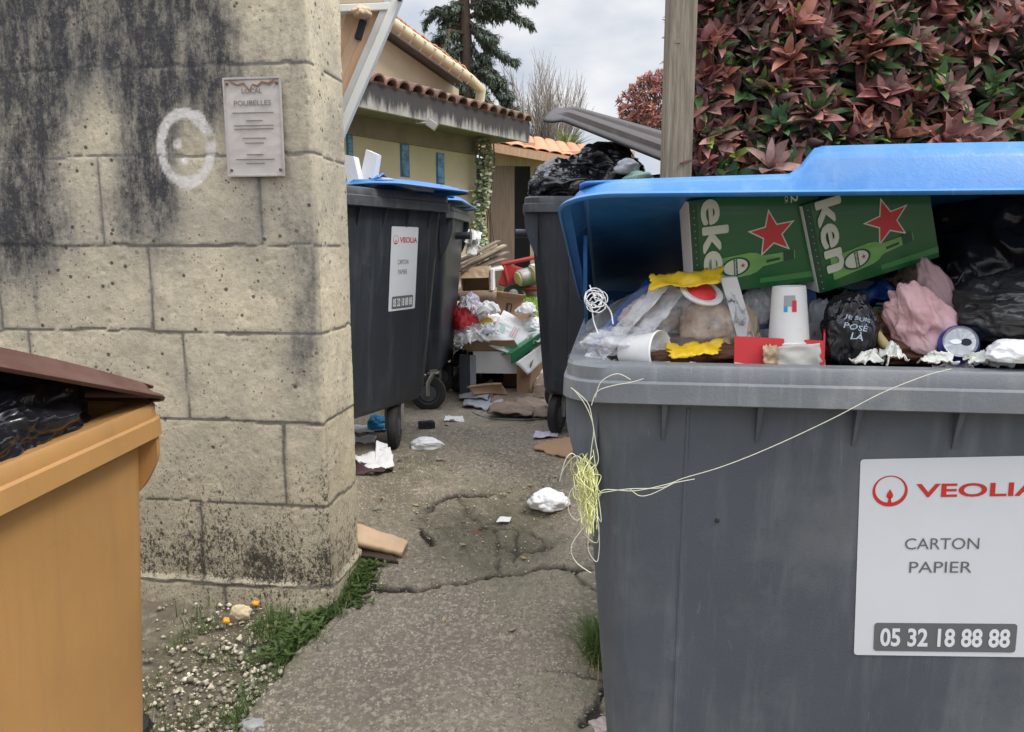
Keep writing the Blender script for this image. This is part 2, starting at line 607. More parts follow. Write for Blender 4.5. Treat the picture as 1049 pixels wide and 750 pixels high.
def bag(c, rad, seed=0, amp=.12, sub=5, flat=-.6, crease=.05, stretch=(1, 1, 1), neck=None, cf=1.0):
    """crumpled, creased sack; c = centre, rad = half sizes"""
    bm = bmesh.new()
    bmesh.ops.create_icosphere(bm, subdivisions=sub, radius=1)
    V = []
    so = Vector((seed * 7.13, seed * 3.7, seed * 1.9))
    st = Vector(stretch)
    for v in bm.verts:
        p = v.co.copy()
        q = p * 1.3 + so
        d = 1 + amp * 2 * noise.noise(q) + amp * noise.noise(q * 2.3)
        w = Vector((p.x * st.x, p.y * st.y, p.z * st.z)) * (3.0 * cf) + so + Vector((noise.noise(q * 2), noise.noise(q * 2 + Vector((5, 0, 0))), 0)) * .8
        rd = 1 - abs(noise.noise(w)) * 2
        rd2 = 1 - abs(noise.noise(w * 2.3)) * 2
        rd3 = 1 - abs(noise.noise(w * 5.1)) * 2
        d += crease * (rd + rd2 * .6 + rd3 * .3)
        p = p * d
        if p.z < flat:
            p.z = flat + (p.z - flat) * .15
        V.append(Vector((c[0] + p.x * rad[0], c[1] + p.y * rad[1], c[2] + p.z * rad[2])))
    bm.verts.index_update()
    F = [[v.index for v in f.verts] for f in bm.faces]
    bm.free()
    if neck:
        t, r_ = neck
        g = Geo()
        g.add(V, F)
        return g
    return V, F


def sheet(p00, p10, p11, p01, n=12, m=12, amp=.01, th=.003, freq=8, seed=0, bend=0.0, torn=0.0):
    """thick bilinear sheet, crumpled"""
    p00, p10, p11, p01 = map(Vector, (p00, p10, p11, p01))
    nrm = (p10 - p00).cross(p01 - p00).normalized()
    so = Vector((seed * 3.1, seed * 1.7, seed * 5.3))
    T, B = [], []
    for j in range(m + 1):
        v = j / m
        for i in range(n + 1):
            u = i / n
            uu, vv = u, v
            if torn and (i in (0, n) or j in (0, m)):
                t = noise.noise(Vector((u * 9, v * 9, seed))) * torn
                uu = u + (t if i == n else -t if i == 0 else 0)
                vv = v + (t if j == m else -t if j == 0 else 0)
            p = p00 * (1 - uu) * (1 - vv) + p10 * uu * (1 - vv) + p11 * uu * vv + p01 * (1 - uu) * vv
            d = amp * (noise.noise(p * freq + so) + .6 * (1 - 2 * abs(noise.noise(p * freq * 1.9 + so)))) + bend * 4 * u * (1 - u)
            T.append(p + nrm * (d + th / 2))
            B.append(p + nrm * (d - th / 2))
    k = (n + 1) * (m + 1)
    F = []
    ix = lambda i, j: j * (n + 1) + i
    for j in range(m):
        for i in range(n):
            F.append((ix(i, j), ix(i + 1, j), ix(i + 1, j + 1), ix(i, j + 1)))
            F.append((k + ix(i, j), k + ix(i, j + 1), k + ix(i + 1, j + 1), k + ix(i + 1, j)))
    for i in range(n):
        F.append((ix(i, 0), k + ix(i, 0), k + ix(i + 1, 0), ix(i + 1, 0)))
        F.append((ix(i, m), ix(i + 1, m), k + ix(i + 1, m), k + ix(i, m)))
    for j in range(m):
        F.append((ix(0, j), ix(0, j + 1), k + ix(0, j + 1), k + ix(0, j)))
        F.append((ix(n, j), k + ix(n, j), k + ix(n, j + 1), ix(n, j + 1)))
    return T + B, F


def text_geo(s, w, h, origin, ux, uy, nrm, bold=0.0, th=.0006, extra=0):
    """lettering s fitted in w x h metres; origin = lower left; ux/uy unit vectors"""
    cu = bpy.data.curves.new('lettering', 'FONT')
    cu.body = s
    cu.size = 1
    cu.offset = bold
    cu.resolution_u = 4
    ob = bpy.data.objects.new('lettering_tmp', cu)
    COL.objects.link(ob)
    dg = bpy.context.evaluated_depsgraph_get()
    dg.update()
    me = bpy.data.meshes.new_from_object(ob.evaluated_get(dg))
    V = np.array([v.co[:] for v in me.vertices])
    F = [tuple(p.vertices) for p in me.polygons]
    bpy.data.objects.remove(ob)
    bpy.data.curves.remove(cu)
    bpy.data.meshes.remove(me)
    mn, mx_ = V.min(0), V.max(0)
    ux, uy, nrm = Vector(ux), Vector(uy), Vector(nrm)
    W = []
    if extra:
        n0, V0, F0 = len(V), V.copy(), list(F)
        for k in range(8):
            a = k * math.pi / 4
            V = np.concatenate([V, V0 + np.array([math.cos(a) * extra, math.sin(a) * extra, .0004 * (k + 1)])])
            F = F + [tuple(i + n0 * (k + 1) for i in f) for f in F0]
        mn, mx_ = V.min(0), V.max(0)
    for v in V:
        W.append(Vector(origin) + ux * ((v[0] - mn[0]) / (mx_[0] - mn[0]) * w) + uy * ((v[1] - mn[1]) / (mx_[1] - mn[1]) * h) + nrm * (th + v[2]))
    return W, F


def vnoise(x, y, seed=0):
    xi, yi = np.floor(x).astype(np.int64), np.floor(y).astype(np.int64)
    fx, fy = x - xi, y - yi
    fx, fy = fx * fx * (3 - 2 * fx), fy * fy * (3 - 2 * fy)

    def h(a, b):
        n = (a * 374761393 + b * 668265263 + seed * 974634777) & 0xffffffff
        n = ((n ^ (n >> 13)) * 1274126177) & 0xffffffff
        return ((n ^ (n >> 16)) & 0xffff) / 65535.0
    return (h(xi, yi) * (1 - fx) + h(xi + 1, yi) * fx) * (1 - fy) + (h(xi, yi + 1) * (1 - fx) + h(xi + 1, yi + 1) * fx) * fy


def vfbm(x, y, seed=0, o=5):
    a, s, t = 1.0, 0.0, 0.0
    for k in range(o):
        s += a * vnoise(x, y, seed + k * 17)
        t += a
        a *= .55
        x, y = x * 2.07, y * 2.07
    return s / t


def seg_dist(x, y, pts):
    d = np.full(x.shape, 1e9)
    for (ax, ay), (bx, by) in zip(pts, pts[1:]):
        dx, dy = bx - ax, by - ay
        t = np.clip(((x - ax) * dx + (y - ay) * dy) / (dx * dx + dy * dy + 1e-12), 0, 1)
        d = np.minimum(d, np.hypot(x - ax - t * dx, y - ay - t * dy))
    return d


def set_attr(o, name, vals):
    a = o.data.attributes.new(name, 'FLOAT', 'POINT')
    a.data.foreach_set('value', np.asarray(vals, dtype=np.float32).ravel())


Gv = np.vectorize(G)


def grid_faces(nu, nv):
    i, j = np.meshgrid(np.arange(nu - 1), np.arange(nv - 1))
    a = (j * nu + i).ravel()
    return np.stack([a, a + 1, a + nu + 1, a + nu], 1)


# ================================================================== GROUND
def edges_to_axis(parts):
    out = []
    for a, b, st in parts:
        out += list(np.arange(a, b, st))
    out.append(parts[-1][1])
    return np.array(out)


gx = edges_to_axis([(-150, -10, 10), (-10, -2, .4), (-2, -.9, .05), (-.9, -.3, .012), (-.3, 3, .1), (3, 10, .5), (10, 150, 10)])
gy = edges_to_axis([(-60, -2, 6), (-2, 1, .3), (1, 1.4, .04), (1.4, 2.7, .012), (2.7, 5, .1), (5, 12, .5), (12, 210, 9)])
X, Y = np.meshgrid(gx, gy)
Z = Gv(X, Y) - .022
near = (np.abs(X) < 2) & (Y > 1) & (Y < 3)
Z += np.where(near, (vfbm(X * 14, Y * 14, 3) - .5) * .035 + (vfbm(X * 60, Y * 60, 9, 3) - .5) * .012, 0)
Z = np.where(Y > 5, Z + .018, Z)
ground = mk('ground', np.stack([X.ravel(), Y.ravel(), Z.ravel()], 1), grid_faces(len(gx), len(gy)), M['soil'], smooth=True, base=(0, 0, 0))
tag(ground, kind='structure')

# concrete path
EDGE_PX = [(232, 760), (250, 735), (268, 712), (300, 675), (322, 650), (343, 628), (352, 608), (366, 585)]
EP = [GP(*p) for p in EDGE_PX]
edge_y = [1.2] + [p.y for p in EP] + [2.62, 2.8, 7.2]
edge_x = [EP[0].x - .1] + [p.x for p in EP] + [-.58, -1.9, -3.4]


def edge(y):
    return np.interp(y, edge_y, edge_x) + (vnoise(y * 22, y * 0 + 3, 5) - .5) * .03 + (vnoise(y * 70, y * 0 + 9, 6) - .5) * .012


py = edges_to_axis([(1.25, 3.1, .0075), (3.1, 4.6, .02), (4.6, 7.2, .1)])
nu = 190
rows = []
for y in py:
    e = float(edge(np.array([y]))[0])
    xs = np.concatenate([np.linspace(e, .62, nu - 12), np.linspace(.66, 3.2, 12)])
    rows.append(xs)
X = np.array(rows)
Y = np.repeat(py[:, None], X.shape[1], 1)
CR = {
    'main': [(356, 616), (378, 602), (400, 606), (430, 604), (455, 598), (475, 597), (505, 590), (540, 587), (570, 583), (590, 587), (606, 586), (622, 594)],
    'loop': [(442, 557), (432, 541), (433, 528), (445, 515), (460, 508), (485, 507), (502, 505)],
    'in1': [(470, 508), (480, 525), (492, 535), (505, 540), (545, 545), (560, 560)],
    'in2': [(478, 520), (470, 535), (478, 548)],
    'in3': [(505, 540), (512, 560), (511, 588)],
    'in4': [(492, 535), (520, 528), (545, 522)],
    'in5': [(512, 560), (540, 566), (565, 560)],
    'in6': [(530, 545), (527, 575)],
    'r1': [(527, 513), (545, 504), (563, 499)],
    'low': [(560, 690), (590, 692), (622, 699)],
    'lowr': [(600, 745), (612, 725), (622, 700)],
    'spur': [(585, 587), (600, 600), (618, 612)],
}
wx = X + (vfbm(X * 30, Y * 30, 21, 4) - .5) * .035
wy = Y + (vfbm(X * 30, Y * 30, 22, 4) - .5) * .035
crack = np.zeros(X.shape)
for k, pts in CR.items():
    w = {'main': (.0095, .026), 'loop': (.012, .026), 'lowr': (.012, .02)}.get(k, (.008, .014))
    q = [GP(*p) for p in pts]
    d = seg_dist(wx, wy, [(p.x, p.y) for p in q])
    ww = w[0] * (.35 + 1.3 * vnoise(X * 18, Y * 18, 31 + len(k)))
    crack = np.maximum(crack, np.exp(-(d / ww) ** 2) * w[1] / .024)
# hairline cracks
hx = np.abs(vfbm(X * 5, Y * 5, 77, 5) - .5)
hair = np.exp(-(hx / .004) ** 2) * (vnoise(X * 2.2, Y * 2.2, 78) > .55)
crack = np.maximum(crack, hair * .3)
ctr = GP(505, 545)
hollow = np.exp(-(((X - ctr.x) / .26) ** 2 + ((Y - ctr.y) / .28) ** 2) ** 2)
main_q = [GP(*p) for p in CR['main']]
my = np.interp(X, [p.x for p in main_q], [p.y for p in main_q])
Z = Gv(X, Y) + .004
Z += np.where(Y < my, .006, 0) * np.clip((my - Y) / .02, 0, 1)       # the nearer slab sits a little higher
Z += (vfbm(X * 4, Y * 4, 41) - .5) * .02 + (vfbm(X * 25, Y * 25, 42, 4) - .5) * .008 + (vfbm(X * 60, Y * 60, 43, 3) - .5) * .009
Z += hollow * ((vfbm(X * 12, Y * 12, 44) - .66) * .05)
Z -= crack * .024
Z[:, 0] -= .05
Z[:, 1] -= .012
Z[0, :] -= .05
path = mk('path', np.stack([X.ravel(), Y.ravel(), Z.ravel()], 1), grid_faces(X.shape[1], X.shape[0]), None, smooth=True, base=(0, 2, 0))
tag(path, kind='structure')
set_attr(path, 'crack', crack)
set_attr(path, 'hollow', hollow)
moss = np.exp(-((X - np.interp(Y, edge_y, edge_x)) / .05)) * .6 + np.exp(-((X - .3) / .14) ** 2) * np.clip((2.6 - Y) / .9, 0, 1) * .9 + np.exp(-(((X + .42) / .2) ** 2 + ((Y - 3.0) / .3) ** 2)) * .9
set_attr(path, 'moss', moss)
m = bpy.data.materials.new('worn_concrete')
m.use_nodes = True
N, L = m.node_tree.nodes, m.node_tree.links
b = N['Principled BSDF']
b.inputs['Roughness'].default_value = .88


def nd(t, **k):
    n = N.new(t)
    for a, v in k.items():
        n.inputs[a].default_value = v
    return n


def mixc(f, a, b_):
    n = N.new('ShaderNodeMixRGB')
    for s, v in ((0, f), (1, a), (2, b_)):
        if hasattr(v, 'is_linked'):
            L.new(v, n.inputs[s])
        else:
            n.inputs[s].default_value = v if not isinstance(v, tuple) else (*v, 1)
    return n.outputs[0]


def rng(v, a, b_, c=0.0, d=1.0):
    n = N.new('ShaderNodeMapRange')
    L.new(v, n.inputs['Value'])
    for s, q in (('From Min', a), ('From Max', b_), ('To Min', c), ('To Max', d)):
        n.inputs[s].default_value = q
    return n.outputs[0]


def attr(nm):
    n = N.new('ShaderNodeAttribute')
    n.attribute_name = nm
    return n.outputs['Fac']


def mul(a, b_, op='MULTIPLY'):
    n = N.new('ShaderNodeMath')
    n.operation = op
    for s, v in ((0, a), (1, b_)):
        if hasattr(v, 'is_linked'):
            L.new(v, n.inputs[s])
        else:
            n.inputs[s].default_value = v
    return n.outputs[0]


def noi(scale, detail=6, rough=.6, vec=None, dist=0.0):
    n = nd('ShaderNodeTexNoise', Scale=scale, Detail=detail, Roughness=rough, Distortion=dist)
    L.new(vec or tcn.outputs['Object'], n.inputs['Vector'])
    return n.outputs['Fac']


def vor(scale, vec=None, feature='F1', out='Distance', rand=1.0):
    n = nd('ShaderNodeTexVoronoi', Scale=scale, Randomness=rand)
    n.feature = feature
    L.new(vec or tcn.outputs['Object'], n.inputs['Vector'])
    return n.outputs[out]


tcn = N.new('ShaderNodeTexCoord')
c = mixc(rng(noi(2.2, 7), .35, .68), (.17, .14, .105), (.34, .285, .215))
c = mixc(rng(noi(14, 6, .7), .4, .7, 0, .5), c, (.15, .13, .10))
c = mixc(rng(noi(60, 4, .7), .50, .62, 0, .75), c, (.44, .38, .29))
c = mixc(rng(noi(85, 4, .75), .53, .64, 0, .75), c, (.10, .08, .06))
c = mixc(rng(noi(26, 5, .75), .55, .68, 0, .6), c, (.17, .14, .105))
pv = vor(95)
pm = mul(rng(pv, .26, .34, 1, 0), rng(noi(7, 3), .40, .58, .25, 1))
c = mixc(mul(pm, .75), c, mixc(rng(vor(95, out='Color'), .2, .8), (.22, .16, .12), (.58, .52, .43)))
pv2 = vor(42)
pm2 = mul(rng(pv2, .13, .20, 1, 0), rng(noi(5, 3), .44, .56, 0, 1))
c = mixc(mul(pm2, .85), c, (.56, .52, .43))
c = mixc(rng(noi(4.2, 5, .65), .5, .7, 0, .45), c, (.15, .145, .08))
mo = mul(attr('moss'), rng(noi(16, 6, .7), .38, .62))
c = mixc(mul(mo, .8), c, (.075, .08, .035))
c = mixc(mul(attr('hollow'), rng(noi(9, 6, .7), .3, .6, .35, .9)), c, (.095, .085, .05))
c = mixc(rng(attr('crack'), .15, .7, 0, .93), c, (.022, .018, .014))
L.new(c, b.inputs['Base Color'])
hsum = mul(mul(noi(120, 4, .7), .7), mul(pm, .5), 'ADD')
hsum = mul(hsum, mul(pm2, 1.2), 'ADD')
bp = nd('ShaderNodeBump', Strength=.9, Distance=.004)
L.new(hsum, bp.inputs['Height'])
L.new(bp.outputs[0], b.inputs['Normal'])
path.data.materials.clear()
path.data.materials.append(m)

# lawn beyond the shed path
LX, LY = (-1.2, 3.5), (6.9, 15.2)
bx = edges_to_axis([(-3, 6, .5)])
by = edges_to_axis([(7.21, 16, .5)])
X, Y = np.meshgrid(bx, by)
lawn = mk('lawn', np.stack([X.ravel(), Y.ravel(), (Gv(X, Y) + .012).ravel()], 1), grid_faces(len(bx), len(by)), mat('lawn_soil', (.13, .2, .04), .9, .3, 20), smooth=True, base=(1, 10, .4))
tag(lawn, kind='structure')


def blades(name, pts, h, w, m, seed, lean=.5, label=None, cat=None, seg=3, jit=.3):
    r = random.Random(seed)
    V, F = [], []
    for (x, y, z) in pts:
        hh = h * r.uniform(1 - jit, 1 + jit)
        a = r.uniform(0, 6.283)
        dx, dy = math.cos(a), math.sin(a)
        sx, sy = -dy * w * .5, dx * w * .5
        ln = lean * r.uniform(.1, 1)
        n = len(V)
        for k in range(seg + 1):
            t = k / seg
            ox = dx * hh * ln * t * t
            oy = dy * hh * ln * t * t
            zz = z + hh * (t - .35 * ln * t * t)
            ww = 1 - t * .92
            V += [(x + ox - sx * ww, y + oy - sy * ww, zz), (x + ox + sx * ww, y + oy + sy * ww, zz)]
        for k in range(seg):
            F.append((n + 2 * k, n + 2 * k + 1, n + 2 * k + 3, n + 2 * k + 2))
    return V, F


r = random.Random(3)
pts = []
for _ in range(16000):
    y = r.uniform(7.25, 14)
    x = r.uniform(-.5, .75) * (y / 10) + .2
    pts.append((x, y, G(x, y) + .01))
V, F = blades('lawn_grass', pts, .09, .012, None, 4, .7, seg=2)
o = mk('lawn_grass', V, F, M['lawn'])
tag(o, 'bright mown grass in the sun beyond the cardboard heap', 'grass', kind='stuff')

# ================================================================== BLOCK WALL (mesh with real joints)
WC = Vector((-.558, 2.19))                      # near corner on plan
ua = Vector((-math.cos(R(7.5)), math.sin(R(7.5))))     # along the front, leftwards
ub = Vector((math.sin(R(7.5)), math.cos(R(7.5))))      # along the end, away
TH = .275
JZ = [-.1, .226, .486, .746, 1.012, 1.272, 1.525, 1.768, 2.012, 2.26, 2.5]


def px2s(px):
    return -(320 - px) / 352.0


VJ = {0: [200, 20], 1: [175, -10], 2: [275, 95], 3: [170, -10], 4: [137, -40], 5: [262, 88], 6: [142, -30], 7: [178, 62], 8: [240, 70], 9: [150]}
for k in VJ:
    while px2s(VJ[k][-1]) > -3:
        VJ[k].append(VJ[k][-1] - 176)
sa = np.concatenate([np.arange(-3.0, -1.3, .03), np.arange(-1.3, -.03, .0065), np.arange(-.03, .03, .003), np.arange(.03, TH - .02, .0065), np.linspace(TH - .02, TH + .02, 9), np.arange(TH + .03, TH + 3.0, .05)])
za = np.concatenate([np.arange(.0, 2.12, .0065), np.arange(2.12, 2.41, .02)])
S, ZZ = np.meshgrid(sa, za)
nzr, nzc = S.shape
RC = .014
bx_ = np.zeros(S.shape)
by_ = np.zeros(S.shape)
nx_ = np.zeros(S.shape)
ny_ = np.zeros(S.shape)
nf, ns = -ub, -ua          # outward normals: front (towards camera), end (towards +X)
nb = ub
for j, s in enumerate(sa):
    if s <= -RC:
        p, n_ = WC + ua * (-s), nf
    elif s < RC:
        t = (s + RC) / (2 * RC)
        a = t * math.pi / 2
        cc = WC + ua * RC + ub * RC
        n_ = nf * math.cos(a) + ns * math.sin(a)
        p = cc + n_ * RC
    elif s <= TH - RC:
        p, n_ = WC + ub * s, ns
    elif s < TH + RC:
        t = (s - TH + RC) / (2 * RC)
        a = t * math.pi / 2
        cc = WC + ua * RC + ub * (TH - RC)
        n_ = ns * math.cos(a) + nb * math.sin(a)
        p = cc + n_ * RC
    else:
        p, n_ = WC + ub * TH + ua * (s - TH), nb
    bx_[:, j], by_[:, j], nx_[:, j], ny_[:, j] = p.x, p.y, n_.x, n_.y
wob = (vfbm(S * 3, ZZ * 3, 50, 3) - .5) * .02
zz2 = ZZ + wob + (vfbm(S * 20, ZZ * 8, 51, 3) - .5) * .012
dj = np.full(S.shape, 1e9)
row = np.zeros(S.shape, dtype=int)
for k, z in enumerate(JZ):
    dj = np.minimum(dj, np.abs(zz2 - z))
    row += (zz2 > z)
row -= 1
dv = np.full(S.shape, 1e9)
tone = np.zeros(S.shape)
ss2 = S + (vfbm(S * 8, ZZ * 14, 52, 3) - .5) * .012
for k in range(10):
    mk_ = row == k
    idx = np.zeros(S.shape)
    for px in VJ[k]:
        s0 = px2s(px)
        dv = np.where(mk_, np.minimum(dv, np.abs(ss2 - s0)), dv)
        idx += (ss2 > s0)
    tone = np.where(mk_, vnoise(idx * 7.31 + k * 3.3, idx * 0 + k * 5.7, 60), tone)
jw = .0034 * (.6 + .9 * vnoise(S * 12, ZZ * 12, 55))
joint = np.maximum(np.exp(-(dj / jw) ** 4), np.exp(-(dv / (jw * 1.3)) ** 4) * .6 * (S < -.03))
vjn = np.exp(-(dv / .013) ** 2) * (S < -.03) * np.clip(.4 + .9 * vfbm(S * 9, ZZ * 9, 88), 0, 1)
# thin overhanging mortar lip just under each bed joint
lip = np.zeros(S.shape)
for z in JZ:
    lip = np.maximum(lip, np.exp(-((zz2 - z + .011) / .006) ** 2))
rough_ = (vfbm(S * 30, ZZ * 30, 56, 4) - .5) * .0028 + (vfbm(S * 6, ZZ * 6, 57, 3) - .5) * .004 + (vfbm(S * 110, ZZ * 110, 58, 2) - .5) * .0022
pit = np.clip((vfbm(S * 70, ZZ * 70, 59, 2) - .74) * 5, 0, 1)
disp = rough_ - joint * .0038 * vnoise(S * 20, ZZ * 4, 61) - pit * .004 + (tone - .5) * .004
# plinth course stands proud
disp += np.where(ZZ < .236 + wob, .012, 0)
VX = bx_ + nx_ * disp
VY = by_ + ny_ * disp
V = np.stack([VX.ravel(), VY.ravel(), ZZ.ravel()], 1)
F = grid_faces(nzc, nzr)
# stain masks, each with a shape of its own (photo positions turned into metres along the wall)


def blob(px, py, rx, ry, a=1.0):
    s0, z0 = px2s(px), P(px, py, 2.25).z
    return a * np.exp(-(((S - s0) / (rx / 352)) ** 2 + ((ZZ - z0) / (ry / 345)) ** 2))


streak = vfbm(S * 14, ZZ * 1.6, 62, 5)
cloud = vfbm(S * 5, ZZ * 3.2, 63, 5)
st = blob(22, 70, 48, 170, 1.2) + blob(150, 60, 26, 150, .5) + blob(60, -20, 90, 70, 1.1) + blob(140, 150, 34, 120, .55) + blob(195, 40, 60, 100, .75) + blob(110, 30, 70, 50, .8) + blob(35, 235, 45, 40, .45) + blob(300, 90, 25, 160, .5) + blob(300, 330, 30, 130, .6) + blob(215, 60, 50, 60, .5) + blob(255, 215, 26, 60, .35) + blob(118, 215, 26, 50, .4) + blob(165, 225, 28, 50, .35) + blob(-60, 150, 80, 160, .9)
st = st * (.35 + 1.3 * streak) * (.45 + 1.1 * cloud) - .05
st = np.clip(st + .25 * np.clip(cloud - .5, 0, 1), 0, 1)
st = np.where(S > .012, st * .12 + np.clip(vfbm(S * 5, ZZ * 2.5, 71) - .62, 0, 1) * 1.2, st)
base_m = np.clip(1.15 - (ZZ - .20) / .62, 0, 1) ** 1.6 * np.where(ZZ < .236 + wob, .60, 1.0)
base_m = base_m * np.clip(.75 + .6 * np.exp(-((S + .25) / .35) ** 2), 0, 1.3)
edge_m = np.exp(-((S) / .03) ** 2) * .35 * np.clip((1.6 - ZZ), 0, 1)
veil = np.clip(vfbm(S * 4.5, ZZ * 4.5, 66, 5) * 1.5 - .5, 0, 1)
s0, z0 = px2s(186), P(186, 153, 2.27).z
ex, ez = (S - s0) * 352 / 1.0, (ZZ - z0) * 345
ang = np.arctan2(ez, ex)
rad = np.hypot(ex / 27, ez / 33)
wid = .13 + .09 * vnoise(ang * 2 + 9, ang * 0, 67) + (vfbm(S * 60, ZZ * 60, 68, 2) - .5) * .1
ring = 1 - np.clip((np.abs(rad - 1) - wid) / .05 + .5, 0, 1)
ring *= 1 - np.exp(-(((ex - 26) / 6) ** 2 + ((ez - 9) / 5) ** 2)) * 1.2
for dx_, dy_, rr_ in ((-9, 4, 5.0), (-2, -13, 4.0)):
    ring = np.maximum(ring, 1 - np.clip((np.hypot(ex - dx_, ez - dy_) - rr_) / 1.8 + .5, 0, 1))
ring = np.clip(ring, 0, 1) * (S < -.02) * (1 - joint * .7)
wall = mk('block_wall', V, F, None, smooth=True, base=(WC.x - .5, WC.y + .15, 0))
tag(wall, 'stained cream concrete block wall with a white painted ring, ending at the path', 'wall')
for nm, v in (('joint', joint), ('stain', st), ('basem', base_m + edge_m), ('veil', veil), ('vjoint', vjn), ('tone', tone), ('paint', ring)):
    set_attr(wall, nm, v)
m = bpy.data.materials.new('stained_blockwork')
m.use_nodes = True
N, L = m.node_tree.nodes, m.node_tree.links
b = N['Principled BSDF']
b.inputs['Roughness'].default_value = .9
tcn = N.new('ShaderNodeTexCoord')
c = mixc(rng(noi(3.0, 6), .35, .65), (.58, .50, .35), (.80, .70, .49))
c = mixc(rng(attr('tone'), 0, 1, 0, .5), c, (.64, .58, .46))
c = mixc(rng(noi(14, 6, .7), .42, .66, 0, .6), c, (.41, .355, .25))
c = mixc(rng(noi(7, 6, .75), .55, .72, 0, .5), c, (.82, .72, .47))
c = mixc(mul(attr('veil'), .75), c, (.27, .25, .21))
c = mixc(rng(noi(60, 6, .8), .5, .64, 0, .5), c, (.30, .26, .19))
c = mixc(mul(attr('vjoint'), .55), c, (.25, .23, .20))
c = mixc(rng(attr('joint'), .08, .55, 0, .85), c, (.09, .082, .07))
fine = noi(60, 8, .8)
stf = mul(attr('stain'), rng(fine, .25, .7, .7, 1.2))
c = mixc(rng(stf, .0, .6, 0, .66), c, (.16, .155, .145))
vs = nd('ShaderNodeMapping')
vs.inputs['Scale'].default_value = (1, 1, .3)
L.new(tcn.outputs['Object'], vs.inputs['Vector'])
stk = noi(26, 8, .8, vec=vs.outputs[0])
c = mixc(rng(mul(stf, rng(stk, .34, .62, .45, 1.2)), .36, .95, 0, .94), c, (.022, .023, .030))
# gritty pale lichen specks over the dark parts
c = mixc(mul(rng(noi(90, 6, .85), .56, .66), rng(stf, .2, .6, 0, .55)), c, (.34, .33, .30))
# black speckle growing from the foot
vs2 = nd('ShaderNodeMapping')
vs2.inputs['Scale'].default_value = (1, 1, .6)
L.new(tcn.outputs['Object'], vs2.inputs['Vector'])
bm_ = mul(attr('basem'), rng(noi(6, 5, .7), .3, .65, .45, 1.15))
sp = mul(noi(95, 6, .85, vec=vs2.outputs[0]), mul(bm_, .17), 'ADD')
sp2 = mul(noi(190, 3, .8), mul(bm_, .15), 'ADD')
c = mixc(rng(attr('basem'), .1, 1.1, 0, .22), c, (.17, .15, .11))
c = mixc(rng(sp, .655, .69, 0, .9), c, (.030, .024, .018))
c = mixc(rng(sp2, .67, .71, 0, .8), c, (.04, .034, .026))
dots = mul(rng(vor(24), .11, .17, 1, 0), rng(noi(5, 3), .44, .54))
c = mixc(mul(dots, .85), c, (.05, .04, .03))
dots2 = mul(rng(vor(60), .15, .22, 1, 0), rng(noi(9, 3), .46, .56))
c = mixc(mul(dots2, .75), c, (.06, .05, .04))
pf = mul(attr('paint'), rng(noi(40, 5, .75), .28, .5, .35, .85))
c = mixc(pf, c, (.66, .63, .60))
L.new(c, b.inputs['Base Color'])
bp = nd('ShaderNodeBump', Strength=.8, Distance=.004)
L.new(mul(noi(90, 6, .75), mul(dots, -.5), 'ADD'), bp.inputs['Height'])
L.new(bp.outputs[0], b.inputs['Normal'])
wall.data.materials.clear()
wall.data.materials.append(m)
g = Geo()
c0 = WC + ua * 1.5 + ub * (TH / 2)
g.box((c0.x, c0.y, 2.43), (3.06, TH + .05, .07), Matrix.Rotation(math.atan2(-ua.y, -ua.x), 4, 'Z'), .008)
g.mk('coping', mat('coping_stone', (.4, .35, .26), .9, .2, 8, .3), wall)


def on_wall(px, py, off=.008):
    """point on the wall's front face seen at photo pixel"""
    r = ray(px, py)
    # plane through WC with normal nf
    n3 = Vector((nf.x, nf.y, 0))
    k = (Vector((WC.x, WC.y, 0)) - Vector((0, 0, EYE))).dot(n3) / r.dot(n3)
    return Vector((0, 0, EYE)) + r * k + n3 * off


# notice on the wall
wr = Vector((-ua.x, -ua.y, 0))
wnm = Vector((nf.x, nf.y, 0))
tl, br = on_wall(231, 82, .012), on_wall(293, 180, .012)
sw, sh = (br - tl).dot(wr), tl.z - br.z
org = Vector((tl.x, tl.y, br.z))
sign = thing('notice_sign', 'small weathered laminated notice headed LOCAL POUBELLES fixed to the block wall', 'sign', org + wr * sw / 2)
rotw = Matrix.Rotation(math.atan2(wr.y, wr.x), 4, 'Z')
g = Geo()
V, F = sheet(org - wnm * .002, org + wr * sw - wnm * .002, org + wr * sw + Vector((0, 0, sh)) - wnm * .002, org + Vector((0, 0, sh)) - wnm * .002, 24, 36, .0016, .002, 14, 3)
g.add(V, F)
g.mk('sheet', mat('faded_notice', (.47, .43, .40), .4, .12, 9, dirt=(.28, .20, .14), dirt_amt=.65, dirt_scale=9), sign)
g = Geo()
for a, b_ in (((0, 0), (sw, 0)), ((0, sh), (sw, sh)), ((0, 0), (0, sh)), ((sw, 0), (sw, sh))):
    pa, pb = org + wr * a[0] + Vector((0, 0, a[1])), org + wr * b_[0] + Vector((0, 0, b_[1]))
    mid, dl = (pa + pb) / 2, (pb - pa).length
    hor = a[1] == b_[1]
    g.box(mid + wnm * .0, (dl + .004, .005, .006) if hor else (.006, .0045, dl + .004), rotw, .001)
g.mk('frame', mat('sign_edge', (.40, .37, .36), .5, .1, dirt=(.2, .14, .1), dirt_amt=.6, dirt_scale=20), sign)
g = Geo()
up = Vector((0, 0, 1))


def wt(s, cx, top, w, h, bold=0.0, gg=None):
    o_ = org + wr * (cx * sw - w / 2) + up * (sh * (1 - top) - h) + wnm * .0012
    V, F = text_geo(s, w, h, o_, wr, up, wnm, bold, .0012)
    (gg or g).add(V, F)


